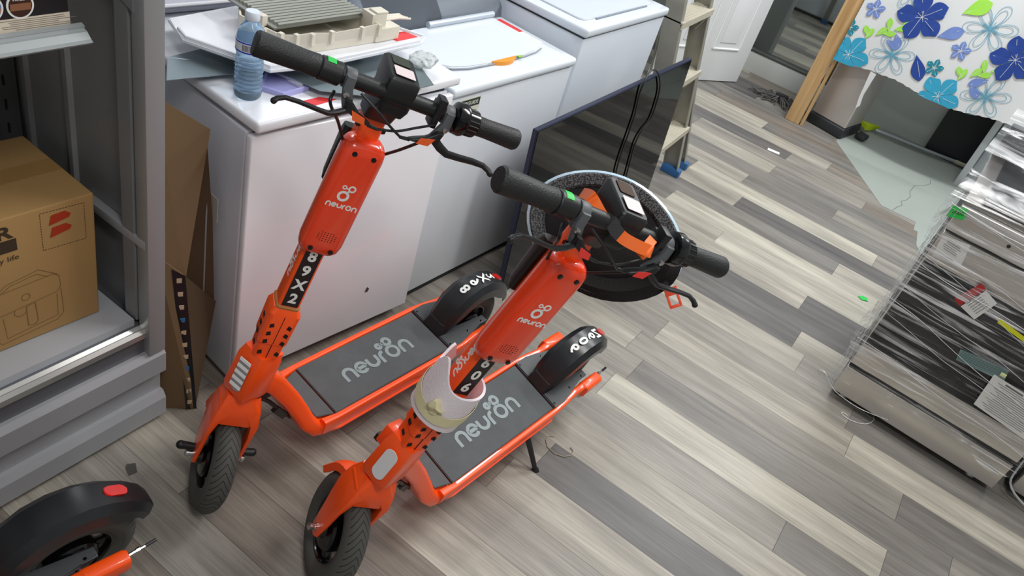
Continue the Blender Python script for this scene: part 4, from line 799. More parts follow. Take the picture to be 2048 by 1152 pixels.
# white panel with upturned edge, cream tray on it
t = thing('appliance_panel', 'loose white appliance panel with a red sticker lying on the metal sheet', 'panel', (1.5, 1.3, .92), None, 'loose white appliance panels')
PP = [(1.288, 1.489), (1.273, 1.456), (1.345, 1.246), (1.474, 1.210), (1.857, 1.176), (1.902, 1.195), (1.865, 1.282), (1.86, 1.45), (1.55, 1.56), (1.32, 1.56)]
zz = lambda x, y: .934+.02*(x-1.5)
mb = MB(); mb.prism([(x, y, .936) for x, y in PP], (0, 0, .012), .003); pn = rel(mb.obj('panel', WM, t), t)
mb = MB(); mb.tube([(1.30, 1.50, .95), (1.283, 1.455, .95), (1.352, 1.253, .95), (1.474, 1.218, .95), (1.85, 1.184, .95), (1.892, 1.198, .95), (1.86, 1.28, .95)], .0045, 8); rel(mb.obj('rolled_edge', WM, t), t)
mb = MB(); mb.prism([(1.784, 1.262, .9482), (1.787, 1.212, .9482), (1.875, 1.204, .9482), (1.865, 1.246, .9482)], (0, 0, .0008)); rel(mb.obj('red_label', RED, t, smooth=False), t)
mb = MB()
for x, y in ((1.45, 1.33), (1.7, 1.27), (1.5, 1.45)): mb.lathe((x, y, .9095), (0, 0, 1), [(.012, 0), (.012, .0272)], 12)
for x, y in ((1.45, 1.33),): pass
rel(mb.obj('rib', WS, t), t)
t = thing('plastic_housing', 'broken cream plastic housing with a grey grille on the loose white panel', 'plastic part', (1.6, 1.35, .948))
CM = mat('cream_plastic', '#D8D2C2', .5, vary=.05)
oo = [(1.415, 1.42), (1.412, 1.335), (1.43, 1.300), (1.46, 1.278), (1.50, 1.265), (1.56, 1.255), (1.66, 1.240), (1.72, 1.233), (1.73, 1.30), (1.72, 1.42), (1.6, 1.47), (1.45, 1.46)]
cqc = V(sum(p[0] for p in oo)/12, sum(p[1] for p in oo)/12, 0)
def oi(k, z, wv=0): return [V(cqc.x+(p[0]-cqc.x)*k, cqc.y+(p[1]-cqc.y)*k, z+wv*math.sin(i*2.1)) for i, p in enumerate(oo)]
mb = MB(); mb.loft([oi(.98, .949), oi(1, .97), oi(1.0, .972), oi(1.015, .974), oi(1.015, .998, .004), oi(.985, .998, .004), oi(.965, .972), oi(.95, .955)]); rel(mb.obj('housing_wall', CM, t), t)
for i in range(8):
    p = oo[1+i]; mb = MB(); mb.box((cqc.x+(p[0]-cqc.x)*1.01, cqc.y+(p[1]-cqc.y)*1.01, .985), (.012, .012, .03)); rel(mb.obj('rib', CM, t, smooth=False), t)
for c_, s_, a_ in (((1.735, 1.262, .985), (.05, .045, .075), -.2), ((1.742, 1.255, 1.025), (.04, .035, .006), -.2), ((1.76, 1.245, .968), (.09, .04, .036), -.1), ((1.42, 1.36, 1.012), (.018, .03, .026), 0)):
    mb = MB(); mb.box(c_, s_, Matrix.Rotation(a_, 3, 'Z'), .002); rel(mb.obj('post_block', CM, t), t)
mb = MB()
for k in range(4): mb.tube([(1.75, 1.27+.007*k, .988+.004*(k % 2)), (1.85+.008*k, 1.262+.006*k, .984), (1.886-.004*k, 1.248+.008*k, .982)], .0035, 6)
rel(mb.obj('plastic_rod', CM, t), t)
mb = MB(); mb.box((1.585, 1.40, 1.002), (.30, .20, .004), Matrix.Rotation(-.12, 3, 'Z'))
gl = rel(mb.obj('grille', mat('grille_grey', '#8E8F88', .4, .5), t, smooth=False), t)
for k in range(14):
    mb = MB(); mb.box((1.585+.0017*k, 1.307+.0145*k, 1.0075), (.29, .006, .008), Matrix.Rotation(-.12, 3, 'Z') @ Matrix.Rotation(.5, 3, 'X')); rel(mb.obj('slat', mat('slat_grey', '#A6A89F', .35, .4), gl, smooth=False), t)
BG = mat('clear_bag', '#E4EAEA', .12, trans=.5, bump=1.0, bscale=60)
mb = MB(); bmesh.ops.create_icosphere(mb.bm, subdivisions=4, radius=1, matrix=Matrix.Translation((1.815, 1.135, .921)) @ Matrix.Diagonal((.042, .036, .018, 1)))
for v in mb.bm.verts: d_ = noise.noise(v.co*38)*.010; c0 = V(1.815, 1.135, .921); d_ += noise.noise(v.co*95)*.008; v.co += (v.co-c0).normalized()*d_; v.co.z = max(v.co.z, .9062)
tag(mb.obj('plastic_bag', BG), 'crumpled clear plastic bag on the right corner of the nearest washer', 'bag')
# big loose white panel standing behind
t = thing('appliance_panel', 'large white appliance panel with rounded corner standing behind the broken plastic housing', 'panel', (1.5, 1.55, .885), None, 'loose white appliance panels')
mb = MB(); P_ = [(0, 0), (.80, 0), (.80, .6), (-.05, .6), (-.05, .08), (-.03, .03)]; e_, u_ = V(.985, -.17, 0), V(.05, .25, .96).normalized(); O2 = V(1.265, 1.63, .94)
mb.prism([O2+e_*a_+u_*b_ for a_, b_ in P_], V(.1, .5, -.1).normalized()*.02, .006); rel(mb.obj('panel', mat('panel_cool', '#C9CBD6', .3, coat=.3), t), t)
mb = MB(); mb.tube([O2+e_*-.05+u_*.09-V(0, .006, 0), O2+e_*-.03+u_*.035-V(0, .006, 0), O2+e_*.0+u_*.012-V(0, .006, 0), O2+e_*.8+u_*.012-V(0, .006, 0)], .005, 8); rel(mb.obj('rolled_edge', WM, t), t)
mb = MB(); mb.box((1.60, 1.715, .912), (.7, .10, .05), Matrix.Rotation(-.17, 3, 'Z'), .004); rel(mb.obj('bottom_flange', WS, t), t)
# ---------------------------------------------------------------- television leaning on the washers
TP = V(2.243, .865, .0); tx, tz, tn = V(.993, -.120, 0), V(.007, .059, .998), V(-.12, -.991, .059)
t = thing('television', 'large flat black television standing on the floor, leaning by the white washers', 'television', TP)
def tv(a_, b_, c_=0): return TP+tx*a_+tz*b_+tn*c_
TQ = [(-.002, .0), (1.108, .0), (1.075, .768), (-.024, .688)]
mb = MB(); mb.prism([tv(a_, b_, -.022) for a_, b_ in TQ], tn*.02, .002); rel(mb.obj('bezel', mat('tv_navy_edge', '#24293F', .35), t), t)
def shr(k): return [(.54+(a_-.54)*(1-k/.54), .37+(b_-.37)*(1-k/.37)) for a_, b_ in TQ]
mb = MB(); mb.prism([tv(a_, b_, -.0015) for a_, b_ in shr(.006)], tn*.0015); rel(mb.obj('screen', mat('tv_screen', '#030303', .04, spec=.25), t, smooth=False), t)
mb = MB(); mb.box(tv(.54, .33, -.045), (.75, .045, .5), Matrix((tx, -tn, tz)).transposed(), .01); rel(mb.obj('rear_housing', BLK, t), t)
pts = [(.679, .30, .006), (.662, .36, .006), (.658, .43, .006), (.664, .52, .006), (.666, .61, .006), (.648, .70, .006), (.655, .745, .008), (.69, .775, .0), (.74, .772, .0), (.784, .735, .008), (.831, .663, .006), (.836, .552, .006), (.789, .51, .006), (.762, .455, .006), (.77, .37, .006), (.781, .28, .006), (.79, .1, .01), (.82, .01, .03)]
pts = [(.66, .01, .03), (.69, .1, .01)]+pts
mb = MB(); 
def smooth_pts(P, n=6):
    P = [V(p) for p in P]; Q = [P[0]]+P+[P[-1]]; out = []
    for i in range(1, len(Q)-2):
        for k in range(n):
            u = k/n; out.append(.5*((2*Q[i])+(Q[i+1]-Q[i-1])*u+(2*Q[i-1]-5*Q[i]+4*Q[i+1]-Q[i+2])*u*u+(3*Q[i]-Q[i-1]-3*Q[i+1]+Q[i+2])*u**3))
    return out+[P[-1]]
mb.tube(smooth_pts([tv(*p) for p in pts]), .0035, 8); tag(mb.obj('power_cable', BLK), 'thin black cable looped over the top edge of the large television', 'cable')
# ---------------------------------------------------------------- stepladder
AM = mat('worn_aluminium', '#9C998E', .42, .55, vary=.18, vscale=9, bump=.1); AT = mat('dusty_tread', '#B9B3A2', .6, .25, vary=.2, vscale=14)
t = thing('stepladder', 'paint-spattered aluminium stepladder with blue feet standing behind the television', 'ladder', (3.7, .9, 0))
def lrail(x0, x1, ztop, wid, y0, lean, flip, name, xlean=0):
    mb = MB(); r_ = []
    for z in (.02, ztop):
        y = y0+lean*z; xx = xlean*z; s_ = 1 if flip else -1
        r_.append([V(x0+xx, y-wid/2, z), V(x1+xx, y-wid/2, z), V(x1+xx, y-wid/2+.004, z), V(x0+.004*s_+xx, y-wid/2+.004, z), V(x0+.004*s_+xx, y+wid/2-.004, z), V(x1+xx, y+wid/2-.004, z), V(x1+xx, y+wid/2, z), V(x0+xx, y+wid/2, z)])
    mb.loft(r_); return rel(mb.obj(name, AM, t, smooth=False), t)
lrail(3.89, 3.855, 1.9, .085, .79, .20, False, 'front_rail', -.035); lrail(3.43, 3.465, 1.9, .085, .79, .20, True, 'front_rail', .0)
lrail(4.01, 3.985, 1.85, .05, .775, .24, False, 'rear_rail', -.10); lrail(3.40, 3.42, 1.85, .05, 1.15, .02, True, 'rear_rail', .05)
for i in range(6):
    z = .29*(i+1)-.02; y = .79+.20*z; xr = 3.885-.035*z
    mb = MB(); mb.loft([[V(x, y-.055, z-.03), V(x, y-.055, z), V(x, y+.04, z), V(x, y+.04, z-.006), V(x, y-.049, z-.006), V(x, y-.049, z-.03)] for x in (3.43, xr+.012)])
    for k in range(5): mb.tube([(3.44, y-.04+.017*k, z+.0005), (xr, y-.04+.017*k, z+.0005)], .002, 4)
    s_ = rel(mb.obj('step', AT, t, smooth=False), t)
    mb = MB(); mb.tube([(xr-.01, y-.05, z-.025), (xr+.012, y+.0, z-.12)], .0075, 6); rel(mb.obj('step_brace', AM, s_), t)
for (x0, z0, x1, z1) in ((3.47, 1.05, 3.5, .72), (3.44, .6, 3.46, 1.2)): mb = MB(); mb.box8([(x0, .97, z0), (x0+.02, .97, z0), (x0+.02, .975, z0), (x0, .975, z0), (x1, 1.05, z1), (x1+.02, 1.05, z1), (x1+.02, 1.055, z1), (x1, 1.055, z1)]); rel(mb.obj('spreader_bar', AM, t, smooth=False), t)
BF = mat('blue_rubber_foot', '#2C5E93', .55)
for x, y, w_, d_ in ((3.875, .79, .05, .105), (3.445, .79, .05, .105), (4.0, .772, .038, .065), (3.41, 1.15, .038, .065)):
    mb = MB(); mb.box((x, y, .02), (w_, d_, .04), bev=.006); rel(mb.obj('rubber_foot', BF, t), t)
# ---------------------------------------------------------------- wrapped stove
SO = V(2.757, -.346, 0); SA = math.atan2(-.9956, -.094)
# local frame: x along the front (away from the viewer's left), y into the stove, z up
t = thing('stove', 'stainless steel stove wrapped in clear plastic film with a green price sticker', 'stove', SO, (0, 0, SA))
STL = mat('stainless_steel', '#CFCBC6', .3, .75, vary=.05, vscale=1.5); STD = mat('stainless_dark', '#8E8A86', .3, .9); BGL = mat('oven_glass', '#0B0D10', .08, spec=.6)
W_ = .62
mb = MB(); mb.box((W_/2, .34, .42), (W_-.004, .62, .80)); mb.obj('body', mat('stove_side', '#2B2C2F', .5), t, smooth=False)
for x in (.05, .55):
    for y in (.06, .58): mb = MB(); mb.lathe((x, y, 0), (0, 0, 1), [(.02, 0), (.022, .004), (.018, .01), (.007, .013), (.007, .035)], 16); mb.obj('leveling_foot', SILV, t)
mb = MB(); mb.box((W_/2, .02, .097), (W_, .05, .118), bev=.003); dr = mb.obj('drawer', STL, t)
mb = MB(); mb.box((W_/2, -.004, .157), (W_, .004, .003)); mb.obj('drawer_edge', mat('bright_edge', '#E8E8E6', .15, .9), dr)
mb = MB(); mb.box((W_/2, .035, .168), (W_-.004, .05, .022)); mb.obj('drawer_slot', mat('slot_black', '#0D0D0E', .5), t)
mb = MB(); mb.box((W_/2, .018, .48), (W_, .05, .60), bev=.003); dor = mb.obj('oven_door', STL, t)
mb = MB(); mb.box((W_/2, -.009, .475), (W_-.006, .006, .39), bev=.002); mb.obj('door_glass', BGL, dor)
mb = MB(); mb.box((W_/2, -.011, .725), (W_-.002, .008, .105), bev=.002); mb.obj('door_upper_band', STL, dor)
mb = MB(); mb.box((W_/2, .03, .787), (W_-.004, .04, .010)); mb.obj('panel_gap', mat('slot_black', '#0D0D0E', .5), t)
mb = MB(); mb.box((W_/2, .015, .838), (W_, .06, .088), bev=.003); cp = mb.obj('control_panel', STL, t)
for x in (.18, .27, .36, .45, .54):
    mb = MB(); mb.lathe((x, -.0145, .835), (0, -1, 0), [(.006, 0), (.006, .003), (.002, .004)], 10); mb.obj('knob_stem', mat('slot_black', '#0D0D0E', .5), cp)
mb = MB(); mb.box((W_/2, .34, .892), (W_+.004, .66, .018), bev=.004); mb.obj('cooktop_frame', STD, t)
mb = MB(); mb.box((W_/2+.02, .33, .905), (W_-.06, .58, .01), bev=.003); ckt = mb.obj('cooktop_glass', BGL, t)
mb = MB(); mb.box((W_/2+.02, .035, .915), (W_-.05, .02, .012), bev=.003); mb.obj('cooktop_rim', mat('bright_edge', '#E8E8E6', .15, .9), ckt)
mb = MB(); mb.box((.30, .13, .9115), (.10, .04, .002), Matrix.Rotation(-.3, 3, 'Z')); mb.obj('white_tag', WHT, ckt, smooth=False)
mb = MB(); mb.box((W_/2, .62, .96), (W_, .06, .12), bev=.006); mb.obj('backguard', mat('backguard_dark', '#2A2B2E', .3), t)
# papers and stickers
def sticker(name, pts, m, off, parent=t, th=.0007): mb = MB(); mb.prism([(a_, off, b_) for a_, b_ in pts], (0, -th, 0)); return mb.obj(name, m, parent, smooth=False)
PAP = mat('white_paper', '#DDDDDA', .6)
pl = sticker('rating_label', [(.015, .690), (.105, .700), (.09, .782), (.005, .768)], PAP, -.0155)
mb = MB()
for r_ in range(6): mb.box((.045+(r_ % 3)*.004, -.0165, .765-.007*r_), (.05-.006*(r_ % 2), .0004, .0016), Matrix.Rotation(.12, 3, 'Y'))
for i in range(14): mb.box((.035+i*.0032, -.0165, .705+.0003*i), (.0014, .0004, .009))
mb.obj('label_print', mat('print_grey2', '#6B6B6B', .7), pl, smooth=False)
gs = sticker('price_sticker', [(-.02, .835), (.028, .848), (.02, .885), (-.022, .876)], mat('price_green', '#2BCB52', .5), -.030)
text('1600', (.002, -.0312, .861), V(1, 0, .2), V(-.2, 0, 1), .013, INK, gs, bold=.0)
FILMY = -.024
red = sticker('red_document_label', [(.146, .604), (.172, .589), (.204, .683), (.182, .693)], mat('red_label', '#B02A2C', .4), FILMY-.006)
wp_ = sticker('document_pouch', [(.176, .590), (.233, .573), (.255, .659), (.206, .679)], PAP, FILMY-.006)
mb = MB()
for r_ in range(6): mb.box((.192+.008*r_, FILMY-.0072, .632-.003*r_), (.0018, .0004, .05), Matrix.Rotation(.3, 3, 'Y'))
mb.obj('label_print', mat('print_grey2', '#6B6B6B', .7), wp_, smooth=False)
ys = sticker('yellow_sticker', [(.291, .601), (.40, .585), (.40, .60), (.291, .616)], mat('yellow_label', '#D8DA1E', .5), FILMY-.004)
ns = sticker('grid_label', [(.257, .455), (.267, .412), (.42, .43), (.41, .475)], mat('grey_green_label', '#6F8A88', .5), FILMY-.004)
mb = MB()
for i in range(16): mb.box((.268+.0095*i, FILMY-.0052, .441+.0014*i), (.0008, .0004, .038))
for i in range(5): mb.box((.338, FILMY-.0052, .428+.0078*i), (.14, .0004, .0008), Matrix.Rotation(-.13, 3, 'Y'))
mb.obj('grid_print', mat('grid_dark', '#4D6262', .6), ns, smooth=False)
pp = sticker('instruction_sheet', [(.384, .437), (.396, .303), (.60, .283), (.60, .425)], PAP, FILMY-.005)
mb = MB()
for i in range(15): mb.box((.495, FILMY-.0062, .412-.0075*i), (.17-.02*(i % 3), .0004, .0016), Matrix.Rotation(.06, 3, 'Y'))
mb.box((.46, FILMY-.0062, .423), (.06, .0004, .006), Matrix.Rotation(.06, 3, 'Y'))
mb.obj('label_print', mat('print_grey2', '#6B6B6B', .7), pp, smooth=False)
mb = MB(); mb.box((.405, FILMY-.008, .452), (.018, .003, .014), bev=.002); mb.obj('yellow_foam', mat('pale_yellow', '#DDDFA8', .6), t)
sticker('clear_tape', [(.52, .11), (.60, .095), (.60, .115), (.525, .13)], mat('clear_tape_gray', '#B0AEAA', .2), -.0055)
# stretch film; glints on its wrinkles are put in as white streaks of opacity
FM = bpy.data.materials.new('stretch_film'); FM.use_nodes = True; nt = FM.node_tree; b = nt.nodes['Principled BSDF']; N = nt.nodes.new; L = nt.links.new
b.inputs['Base Color'].default_value = (.86, .87, .88, 1); b.inputs['Roughness'].default_value = .16; b.inputs['Specular IOR Level'].default_value = .9
tc = N('ShaderNodeTexCoord'); mp = N('ShaderNodeMapping'); mp.inputs['Rotation'].default_value = (0, .12, 0); mp.inputs['Scale'].default_value = (2.2, 3, 46); L(tc.outputs['Object'], mp.inputs['Vector'])
n1 = N('ShaderNodeTexNoise'); n1.inputs['Scale'].default_value = 1.0; n1.inputs['Detail'].default_value = 3; n1.inputs['Roughness'].default_value = .55; n1.inputs['Distortion'].default_value = 1.2; L(mp.outputs[0], n1.inputs['Vector'])
n2 = N('ShaderNodeTexNoise'); n2.inputs['Scale'].default_value = 4; n2.inputs['Detail'].default_value = 3; L(tc.outputs['Object'], n2.inputs['Vector'])
r1 = N('ShaderNodeMapRange'); r1.inputs['From Min'].default_value = .50; r1.inputs['From Max'].default_value = .66; r1.inputs['To Min'].default_value = .04; r1.inputs['To Max'].default_value = .75; L(n1.outputs['Fac'], r1.inputs['Value'])
r2 = N('ShaderNodeMapRange'); r2.inputs['From Min'].default_value = .35; r2.inputs['From Max'].default_value = .65; r2.inputs['To Min'].default_value = .35; r2.inputs['To Max'].default_value = 1.3; L(n2.outputs['Fac'], r2.inputs['Value'])
mu = N('ShaderNodeMath'); mu.operation = 'MULTIPLY'; mu.use_clamp = True; L(r1.outputs[0], mu.inputs[0]); L(r2.outputs[0], mu.inputs[1]); L(mu.outputs[0], b.inputs['Alpha'])
bp = N('ShaderNodeBump'); bp.inputs['Distance'].default_value = .02; bp.inputs['Strength'].default_value = .6; L(n1.outputs['Fac'], bp.inputs['Height']); L(bp.outputs[0], b.inputs['Normal'])
mb = MB(); rows = []
# profile goes from low front, up the front, over the top
nx = 90
prof_ = [(FILMY-.002+.0*i, z) for i, z in enumerate([.10, .14, .18, .22, .26, .30, .34, .38, .42, .46, .50, .54, .58, .62, .66, .70, .74, .78, .82, .855])]+[(-.03, .885), (-.025, .915), (.01, .938), (.08, .945), (.16, .952), (.25, .96), (.35, .975), (.45, .995), (.55, 1.03), (.62, 1.075)]
for i, (y, z) in enumerate(prof_):
    row = []
    for j in range(nx+1):
        x = -.035+(W_+.05)*j/nx
        low = .10 if i == 0 else z
        if i == 0: low = .16+.08*math.sin(j*.11+2.2)*(1 if j < 45 else .6)+(.05 if 10 < j < 30 else 0)-.09*math.exp(-((j-2)/10)**2)
        lowz = low if i == 0 else max(z, 0)
        d_ = noise.noise(V(x*4, y*5, (z+.35*x)*16))*.009+noise.noise(V(x*9, 1, (z+.3*x)*30))*.002; pin = .012*math.exp(-j/4)*(1 if .1 < z < .9 else .3)
        row.append(mb.bm.verts.new((x+(.018*math.sin(z*13)*math.exp(-j/6)), y-abs(d_)*1.5-pin*0, lowz+d_*.8)))
    rows.append(row)
for r0, r1 in zip(rows, rows[1:]):
    for j in range(nx): mb.bm.faces.new((r0[j], r0[j+1], r1[j+1], r1[j]))
# left side sheet
lft = []
for i, (y, z) in enumerate(prof_[:25]):
    lft.append([rows[i][0]]+[mb.bm.verts.new((-.012-.012*math.sin(k+z*9), -.02+.13*k, min(z, .95)+.01*math.sin(k*2+z*20))) for k in range(1, 6)])
for r0, r1 in zip(lft, lft[1:]):
    for j in range(5): mb.bm.faces.new((r0[j], r0[j+1], r1[j+1], r1[j]))
fo = mb.obj('stretch_film', FM, t, ang=180)
mb = MB()
for k in range(7):
    z0 = .12+.13*k; pts = [V(-.03+.012*math.sin(i*1.3+k), -.035+.006*math.sin(i+k), .06+i*.085) for i in range(10)]; 
    pts = [V(-.028+.01*math.sin(i*1.7+k*2)+.003*k, -.03+.006*math.cos(i*1.1+k), .06+i*.09) for i in range(10)]; mb.tube(smooth_pts(pts, 3), .0007, 5)
for k, (z0, z1) in enumerate(((.30, .23), (.44, .33), (.56, .44), (.66, .60), (.74, .64), (.70, .52), (.50, .36), (.865, .84), (.875, .86), (.88, .845))):
    mb.tube(smooth_pts([V(-.03+.13*i, FILMY-.012+.003*math.sin(i+k), z0+(z1-z0)*i/5+.006*math.sin(i*1.9+k)) for i in range(6)], 4), .0008+.0004*(k % 3 == 0), 5)
mb.obj('film_fold', mat('film_fold_clear', '#E6E8EA', .15, trans=.4), t)
mb = MB(); mb.tube(smooth_pts([V(-.03, -.02, .075), V(.02, -.03, .05), (.12, -.025, .04), (.22, -.02, .06)], 5), .0012, 6); mb.tube(smooth_pts([V(-.06, .01, .05), V(-.075, -.01, .08), V(-.05, -.02, .09), V(-.02, -.02, .06)], 4), .002, 5); mb.obj('film_tail', mat('film_fold_clear', '#E6E8EA', .15, trans=.4), t)
# second wrapped appliance just entering the frame at lower right
t = thing('oven', 'second wrapped dark appliance at the right edge beside the stove', 'oven', (2.8, -1.15, 0))
mb = MB(); mb.box8([(2.80, -1.02, .02), (2.72, -1.62, .02), (3.3, -1.70, .02), (3.38, -1.10, .02), (2.80, -1.02, .5), (2.72, -1.62, .5), (3.3, -1.7, .5), (3.38, -1.1, .5)], .004); rel(mb.obj('body', mat('stove_side', '#2B2C2F', .5), t), t)
mb = MB(); mb.box8([(2.765, -1.03, .03), (2.69, -1.62, .03), (2.72, -1.625, .03), (2.795, -1.03, .03), (2.765, -1.03, .13), (2.69, -1.62, .13), (2.72, -1.625, .13), (2.795, -1.03, .13)], .003); rel(mb.obj('drawer', STL, t), t)
mb = MB(); mb.tube(smooth_pts([V(2.82, -1.01, .5), V(2.80, -1.005, .3), V(2.79, -1.01, .12), V(2.755, -1.03, .04), V(2.70, -1.16, .02), V(2.68, -1.4, .02)], 5), .004, 7); rel(mb.obj('stretch_film', mat('film_fold_clear', '#E6E8EA', .15, trans=.4), t), t)
# ---------------------------------------------------------------- helmet hanging behind the 606 handlebar
rv = V(.837, .214, -.504).normalized(); hc = V(0, 0, 1.8)+rv*1.60
hu = V(.414, .492, .766); hu = (hu-rv*hu.dot(rv)).normalized(); hr = rv.cross(hu)*1
aR = (hr*math.cos(R_(28))-hu*math.sin(R_(28))).normalized(); aU = (hr*math.sin(R_(28))+hu*math.cos(R_(28))).normalized()
t = thing('bicycle_helmet', 'pale blue helmet with black foam lining hanging upturned behind the 606 handlebar', 'helmet', hc)
def hp(u, v_, d_): return aR*u+aU*v_+rv*d_
def hring(ra, rb, d_, n=48, wob=0): return [hp(ra*math.cos(a_)*(1+.04*math.cos(2*a_)), rb*math.sin(a_)*(1+wob*math.cos(3*a_)), d_+.006*math.cos(2*a_)) for a_ in [2*math.pi*k/n for k in range(n)]]
HA, HB = .160, .122
mb = MB(); mb.loft(cap=False, rings=[hring(HA*.965, HB*.965, -.006), hring(HA*1.0, HB*1.0, -.002), hring(HA*1.01, HB*1.01, .01), hring(HA*.98, HB*.98, .035), hring(HA*.9, HB*.9, .07), hring(HA*.72, HB*.72, .10), hring(HA*.4, HB*.4, .12), hring(.01, .01, .125)]); rel(mb.obj('shell', mat('helmet_shell', '#BFD9EA', .25, coat=.6), t), t).matrix_parent_inverse = Matrix()
FO = bpy.data.materials.new('eps_foam'); FO.use_nodes = True; nt = FO.node_tree; b = nt.nodes['Principled BSDF']; v = nt.nodes.new('ShaderNodeTexVoronoi'); v.inputs['Scale'].default_value = 330; tc = nt.nodes.new('ShaderNodeTexCoord'); nt.links.new(tc.outputs['Object'], v.inputs['Vector'])
rp = nt.nodes.new('ShaderNodeValToRGB'); rp.color_ramp.elements[0].color = lin('#8A8A8C'); rp.color_ramp.elements[1].color = lin('#2A2A2C'); rp.color_ramp.elements[1].position = .62; nt.links.new(v.outputs['Distance'], rp.inputs[0]); nt.links.new(rp.outputs[0], b.inputs['Base Color']); b.inputs['Roughness'].default_value = .7
mb = MB(); mb.loft([hring(HA*.966, HB*.966, -.0055), hring(HA*.94, HB*.94, -.010), hring(HA*.80, HB*.78, -.008), hring(HA*.77, HB*.74, .0), hring(HA*.74, HB*.71, .04), hring(HA*.6, HB*.58, .075), hring(HA*.3, HB*.3, .095), hring(.01, .01, .1)], cap=False); mb.obj('foam_liner', FO, t)
mb = MB(); mb.loft([hring(HA*.76, HB*.73, .002), hring(HA*.72, HB*.69, .002), hring(HA*.70, HB*.67, .035), hring(HA*.55, HB*.52, .07), hring(HA*.2, HB*.2, .088)], cap=True); mb.obj('padding', mat('padding_black', '#151012', .8, bump=.5, bscale=300), t)
mb = MB(); rr = []
for k in range(19):
    a_ = R_(-62-78+156*k/18); e_ = math.sin(math.pi*k/18)**.5; rr.append([hp(HA*q*math.cos(a_)*(1+.04*math.cos(2*a_)), HB*q*math.sin(a_), dz) for q, dz in ((.97+.03*e_, .004), (.96+.05*e_, -.012), (.86-.02*e_, -.02), (.72-.06*e_, -.010), (.70-.06*e_, .03))])
mb.loft(rr); mb.obj('edge_padding', mat('padding_black', '#151012', .8), t)
OS = mat('orange_webbing', '#EE6A1B', .6)
mb.bm.free()
def strap(P, w, name, m, parent=t):
    mb = MB(); P = smooth_pts(P, 4); rr = []
    for i, p in enumerate(P):
        d_ = (P[min(i+1, len(P)-1)]-P[max(i-1, 0)]).normalized(); s_ = d_.cross(rv).normalized()*w/2; rr.append([p-s_, p+s_, p+s_+rv*.0018, p-s_+rv*.0018])
    mb.loft(rr); return mb.obj(name, m, parent)
# the chin strap is looped over the bar and the display
def qp(dx, dy, d_):
    if d_ < -.04: dx, dy = dx+6, dy+14
    k = 1/992*(1.6+d_)/1.6
    return hr*(dx*k)+hu*(-dy*k)+rv*(d_-.05 if d_ < -.1 else d_)
strap([qp(-52, -100, -.10), qp(-36, -92, -.205), qp(-28, -82, -.215), qp(-14, -56, -.235), qp(0, -34, -.235)], .021, 'chin_strap', OS)
strap([qp(-76, -40, -.06), qp(-62, -62, -.19), qp(-52, -66, -.215), qp(-30, -55, -.225), qp(-12, -40, -.225)], .019, 'chin_strap', OS)
strap([qp(-6, -42, -.237), qp(8, -40, -.24), qp(14, -26, -.24), qp(26, -12, -.24)], .022, 'strap_buckle', BLK)
strap([qp(24, -14, -.242), qp(34, -6, -.238), qp(52, 4, -.235), qp(74, 14, -.225), qp(84, 18, -.2)], .021, 'chin_strap', OS)
strap([qp(60, 26, -.22), qp(68, 18, -.225), qp(78, 2, -.215), qp(86, -8, -.19)], .017, 'chin_strap', OS)
strap([qp(-44, 58, .015), qp(-20, 64, .03), qp(12, 72, .03)], .020, 'chin_strap', OS)
mm_ = Matrix((hr, hu, -rv)).transposed() @ Matrix.Rotation(R_(18), 3, 'Z')
def cq(a_, b_, d_=-.03): return qp(134, 122, d_)+mm_ @ V(a_, b_, 0)
mb = MB(); mb.box(cq(0, .012), (.026, .016, .008), mm_, .002); mb.box(cq(-.010, -.006), (.005, .026, .006), mm_, .001); mb.box(cq(.010, -.006), (.005, .026, .006), mm_, .001); mb.box(cq(0, -.018), (.024, .006, .006), mm_, .001); mb.obj('buckle_clip', mat('clip_orange_red', '#F2502A', .4), t)
strap([qp(96, 62, .02), qp(110, 84, -.01), qp(122, 104, -.03)], .014, 'webbing', BLK)
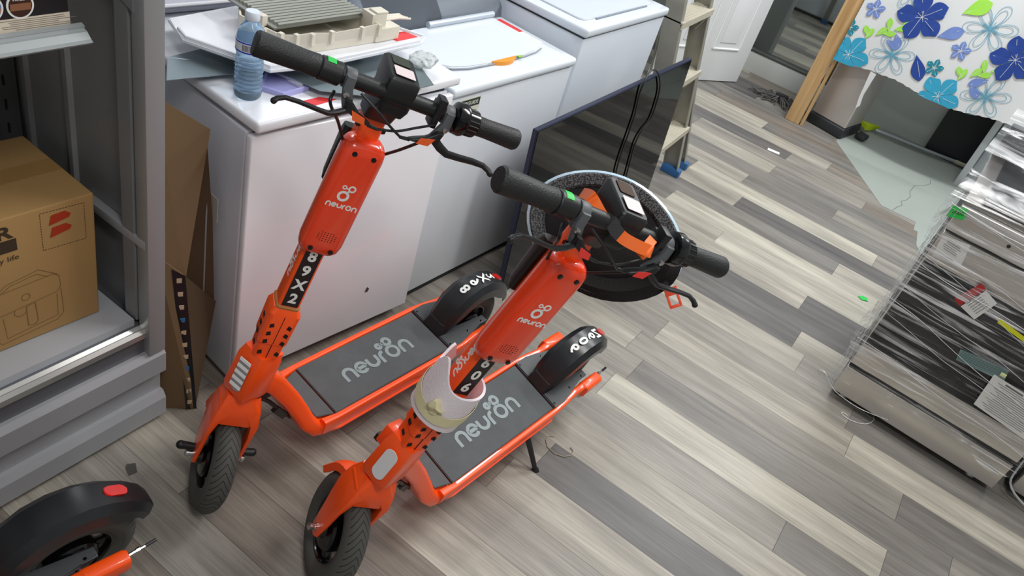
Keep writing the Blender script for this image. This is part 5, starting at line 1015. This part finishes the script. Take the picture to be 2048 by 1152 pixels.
# ---------------------------------------------------------------- foam wrap taped round the 606 stem
SC = bpy.data.objects['electric_scooter.001'].matrix_world.copy(); SR = Matrix.Rotation(.976, 3, AX)
def ss(s, f, w): return SC @ (A0+SR @ (AX*s+FR*f+SY*w))
t = thing('foam_wrap', 'white foam sheet rolled and taped around the stem of the 606 scooter', 'foam', ss(.52, 0, 0))
t.rotation_euler = (0, 0, 0); org = V(t.location)
FW = mat('white_foam', '#E6DDE2', .6, bump=.5, bscale=150, vary=.03)
mb = MB(); n_ = 40; rings = []
for k in range(n_+1):
    a_ = R_(-165+345*k/n_); r_ = .062+.004*math.sin(a_*2)+.006*k/n_; hi = .615+.0*k; 
    # cut corner rises at one side
    hi = .597+.006*math.cos(a_)+.055*math.exp(-((k-29)/3.5)**2)+.05*math.exp(-((k-37)/2.5)**2); lo = .488+.012*math.sin(a_+.5)
    co, si = math.cos(a_), math.sin(a_); rings.append([ss(s, rr*co, rr*si)-org for s, rr in ((lo, r_), ((lo+hi)/2, r_+.002), (hi, r_), (hi, r_-.006), ((lo+hi)/2, r_-.005), (lo, r_-.006))])
mb.loft(rings); mb.obj('foam_sheet', FW, t)
mb = MB(); rings = []
for k in range(n_+1):
    a_ = R_(-160+335*k/n_); r_ = .0665+.004*math.sin(a_*2)+.006*k/n_; c_ = .545+.016*math.cos(a_+2.6); co, si = math.cos(a_), math.sin(a_)
    rings.append([ss(s, rr*co, rr*si)-org for s, rr in ((c_-.014, r_), (c_+.014, r_), (c_+.014, r_-.001), (c_-.014, r_-.001))])
mb.loft(rings); tpo = mb.obj('masking_tape', mat('masking_tape', '#D8CFA6', .65, vary=.06, vscale=40), t)
mb = MB(); bmesh.ops.create_icosphere(mb.bm, subdivisions=3, radius=1, matrix=Matrix.Translation(ss(.555, .052, .048)-org) @ Matrix.Diagonal((.014, .014, .018, 1)))
for v in mb.bm.verts: v.co += V(noise.noise(v.co*70), noise.noise(v.co*70+V(5, 1, 1)), noise.noise(v.co*70+V(1, 7, 2)))*.010
mb.obj('tape_crumple', mat('masking_tape', '#D8CFA6', .65), tpo)
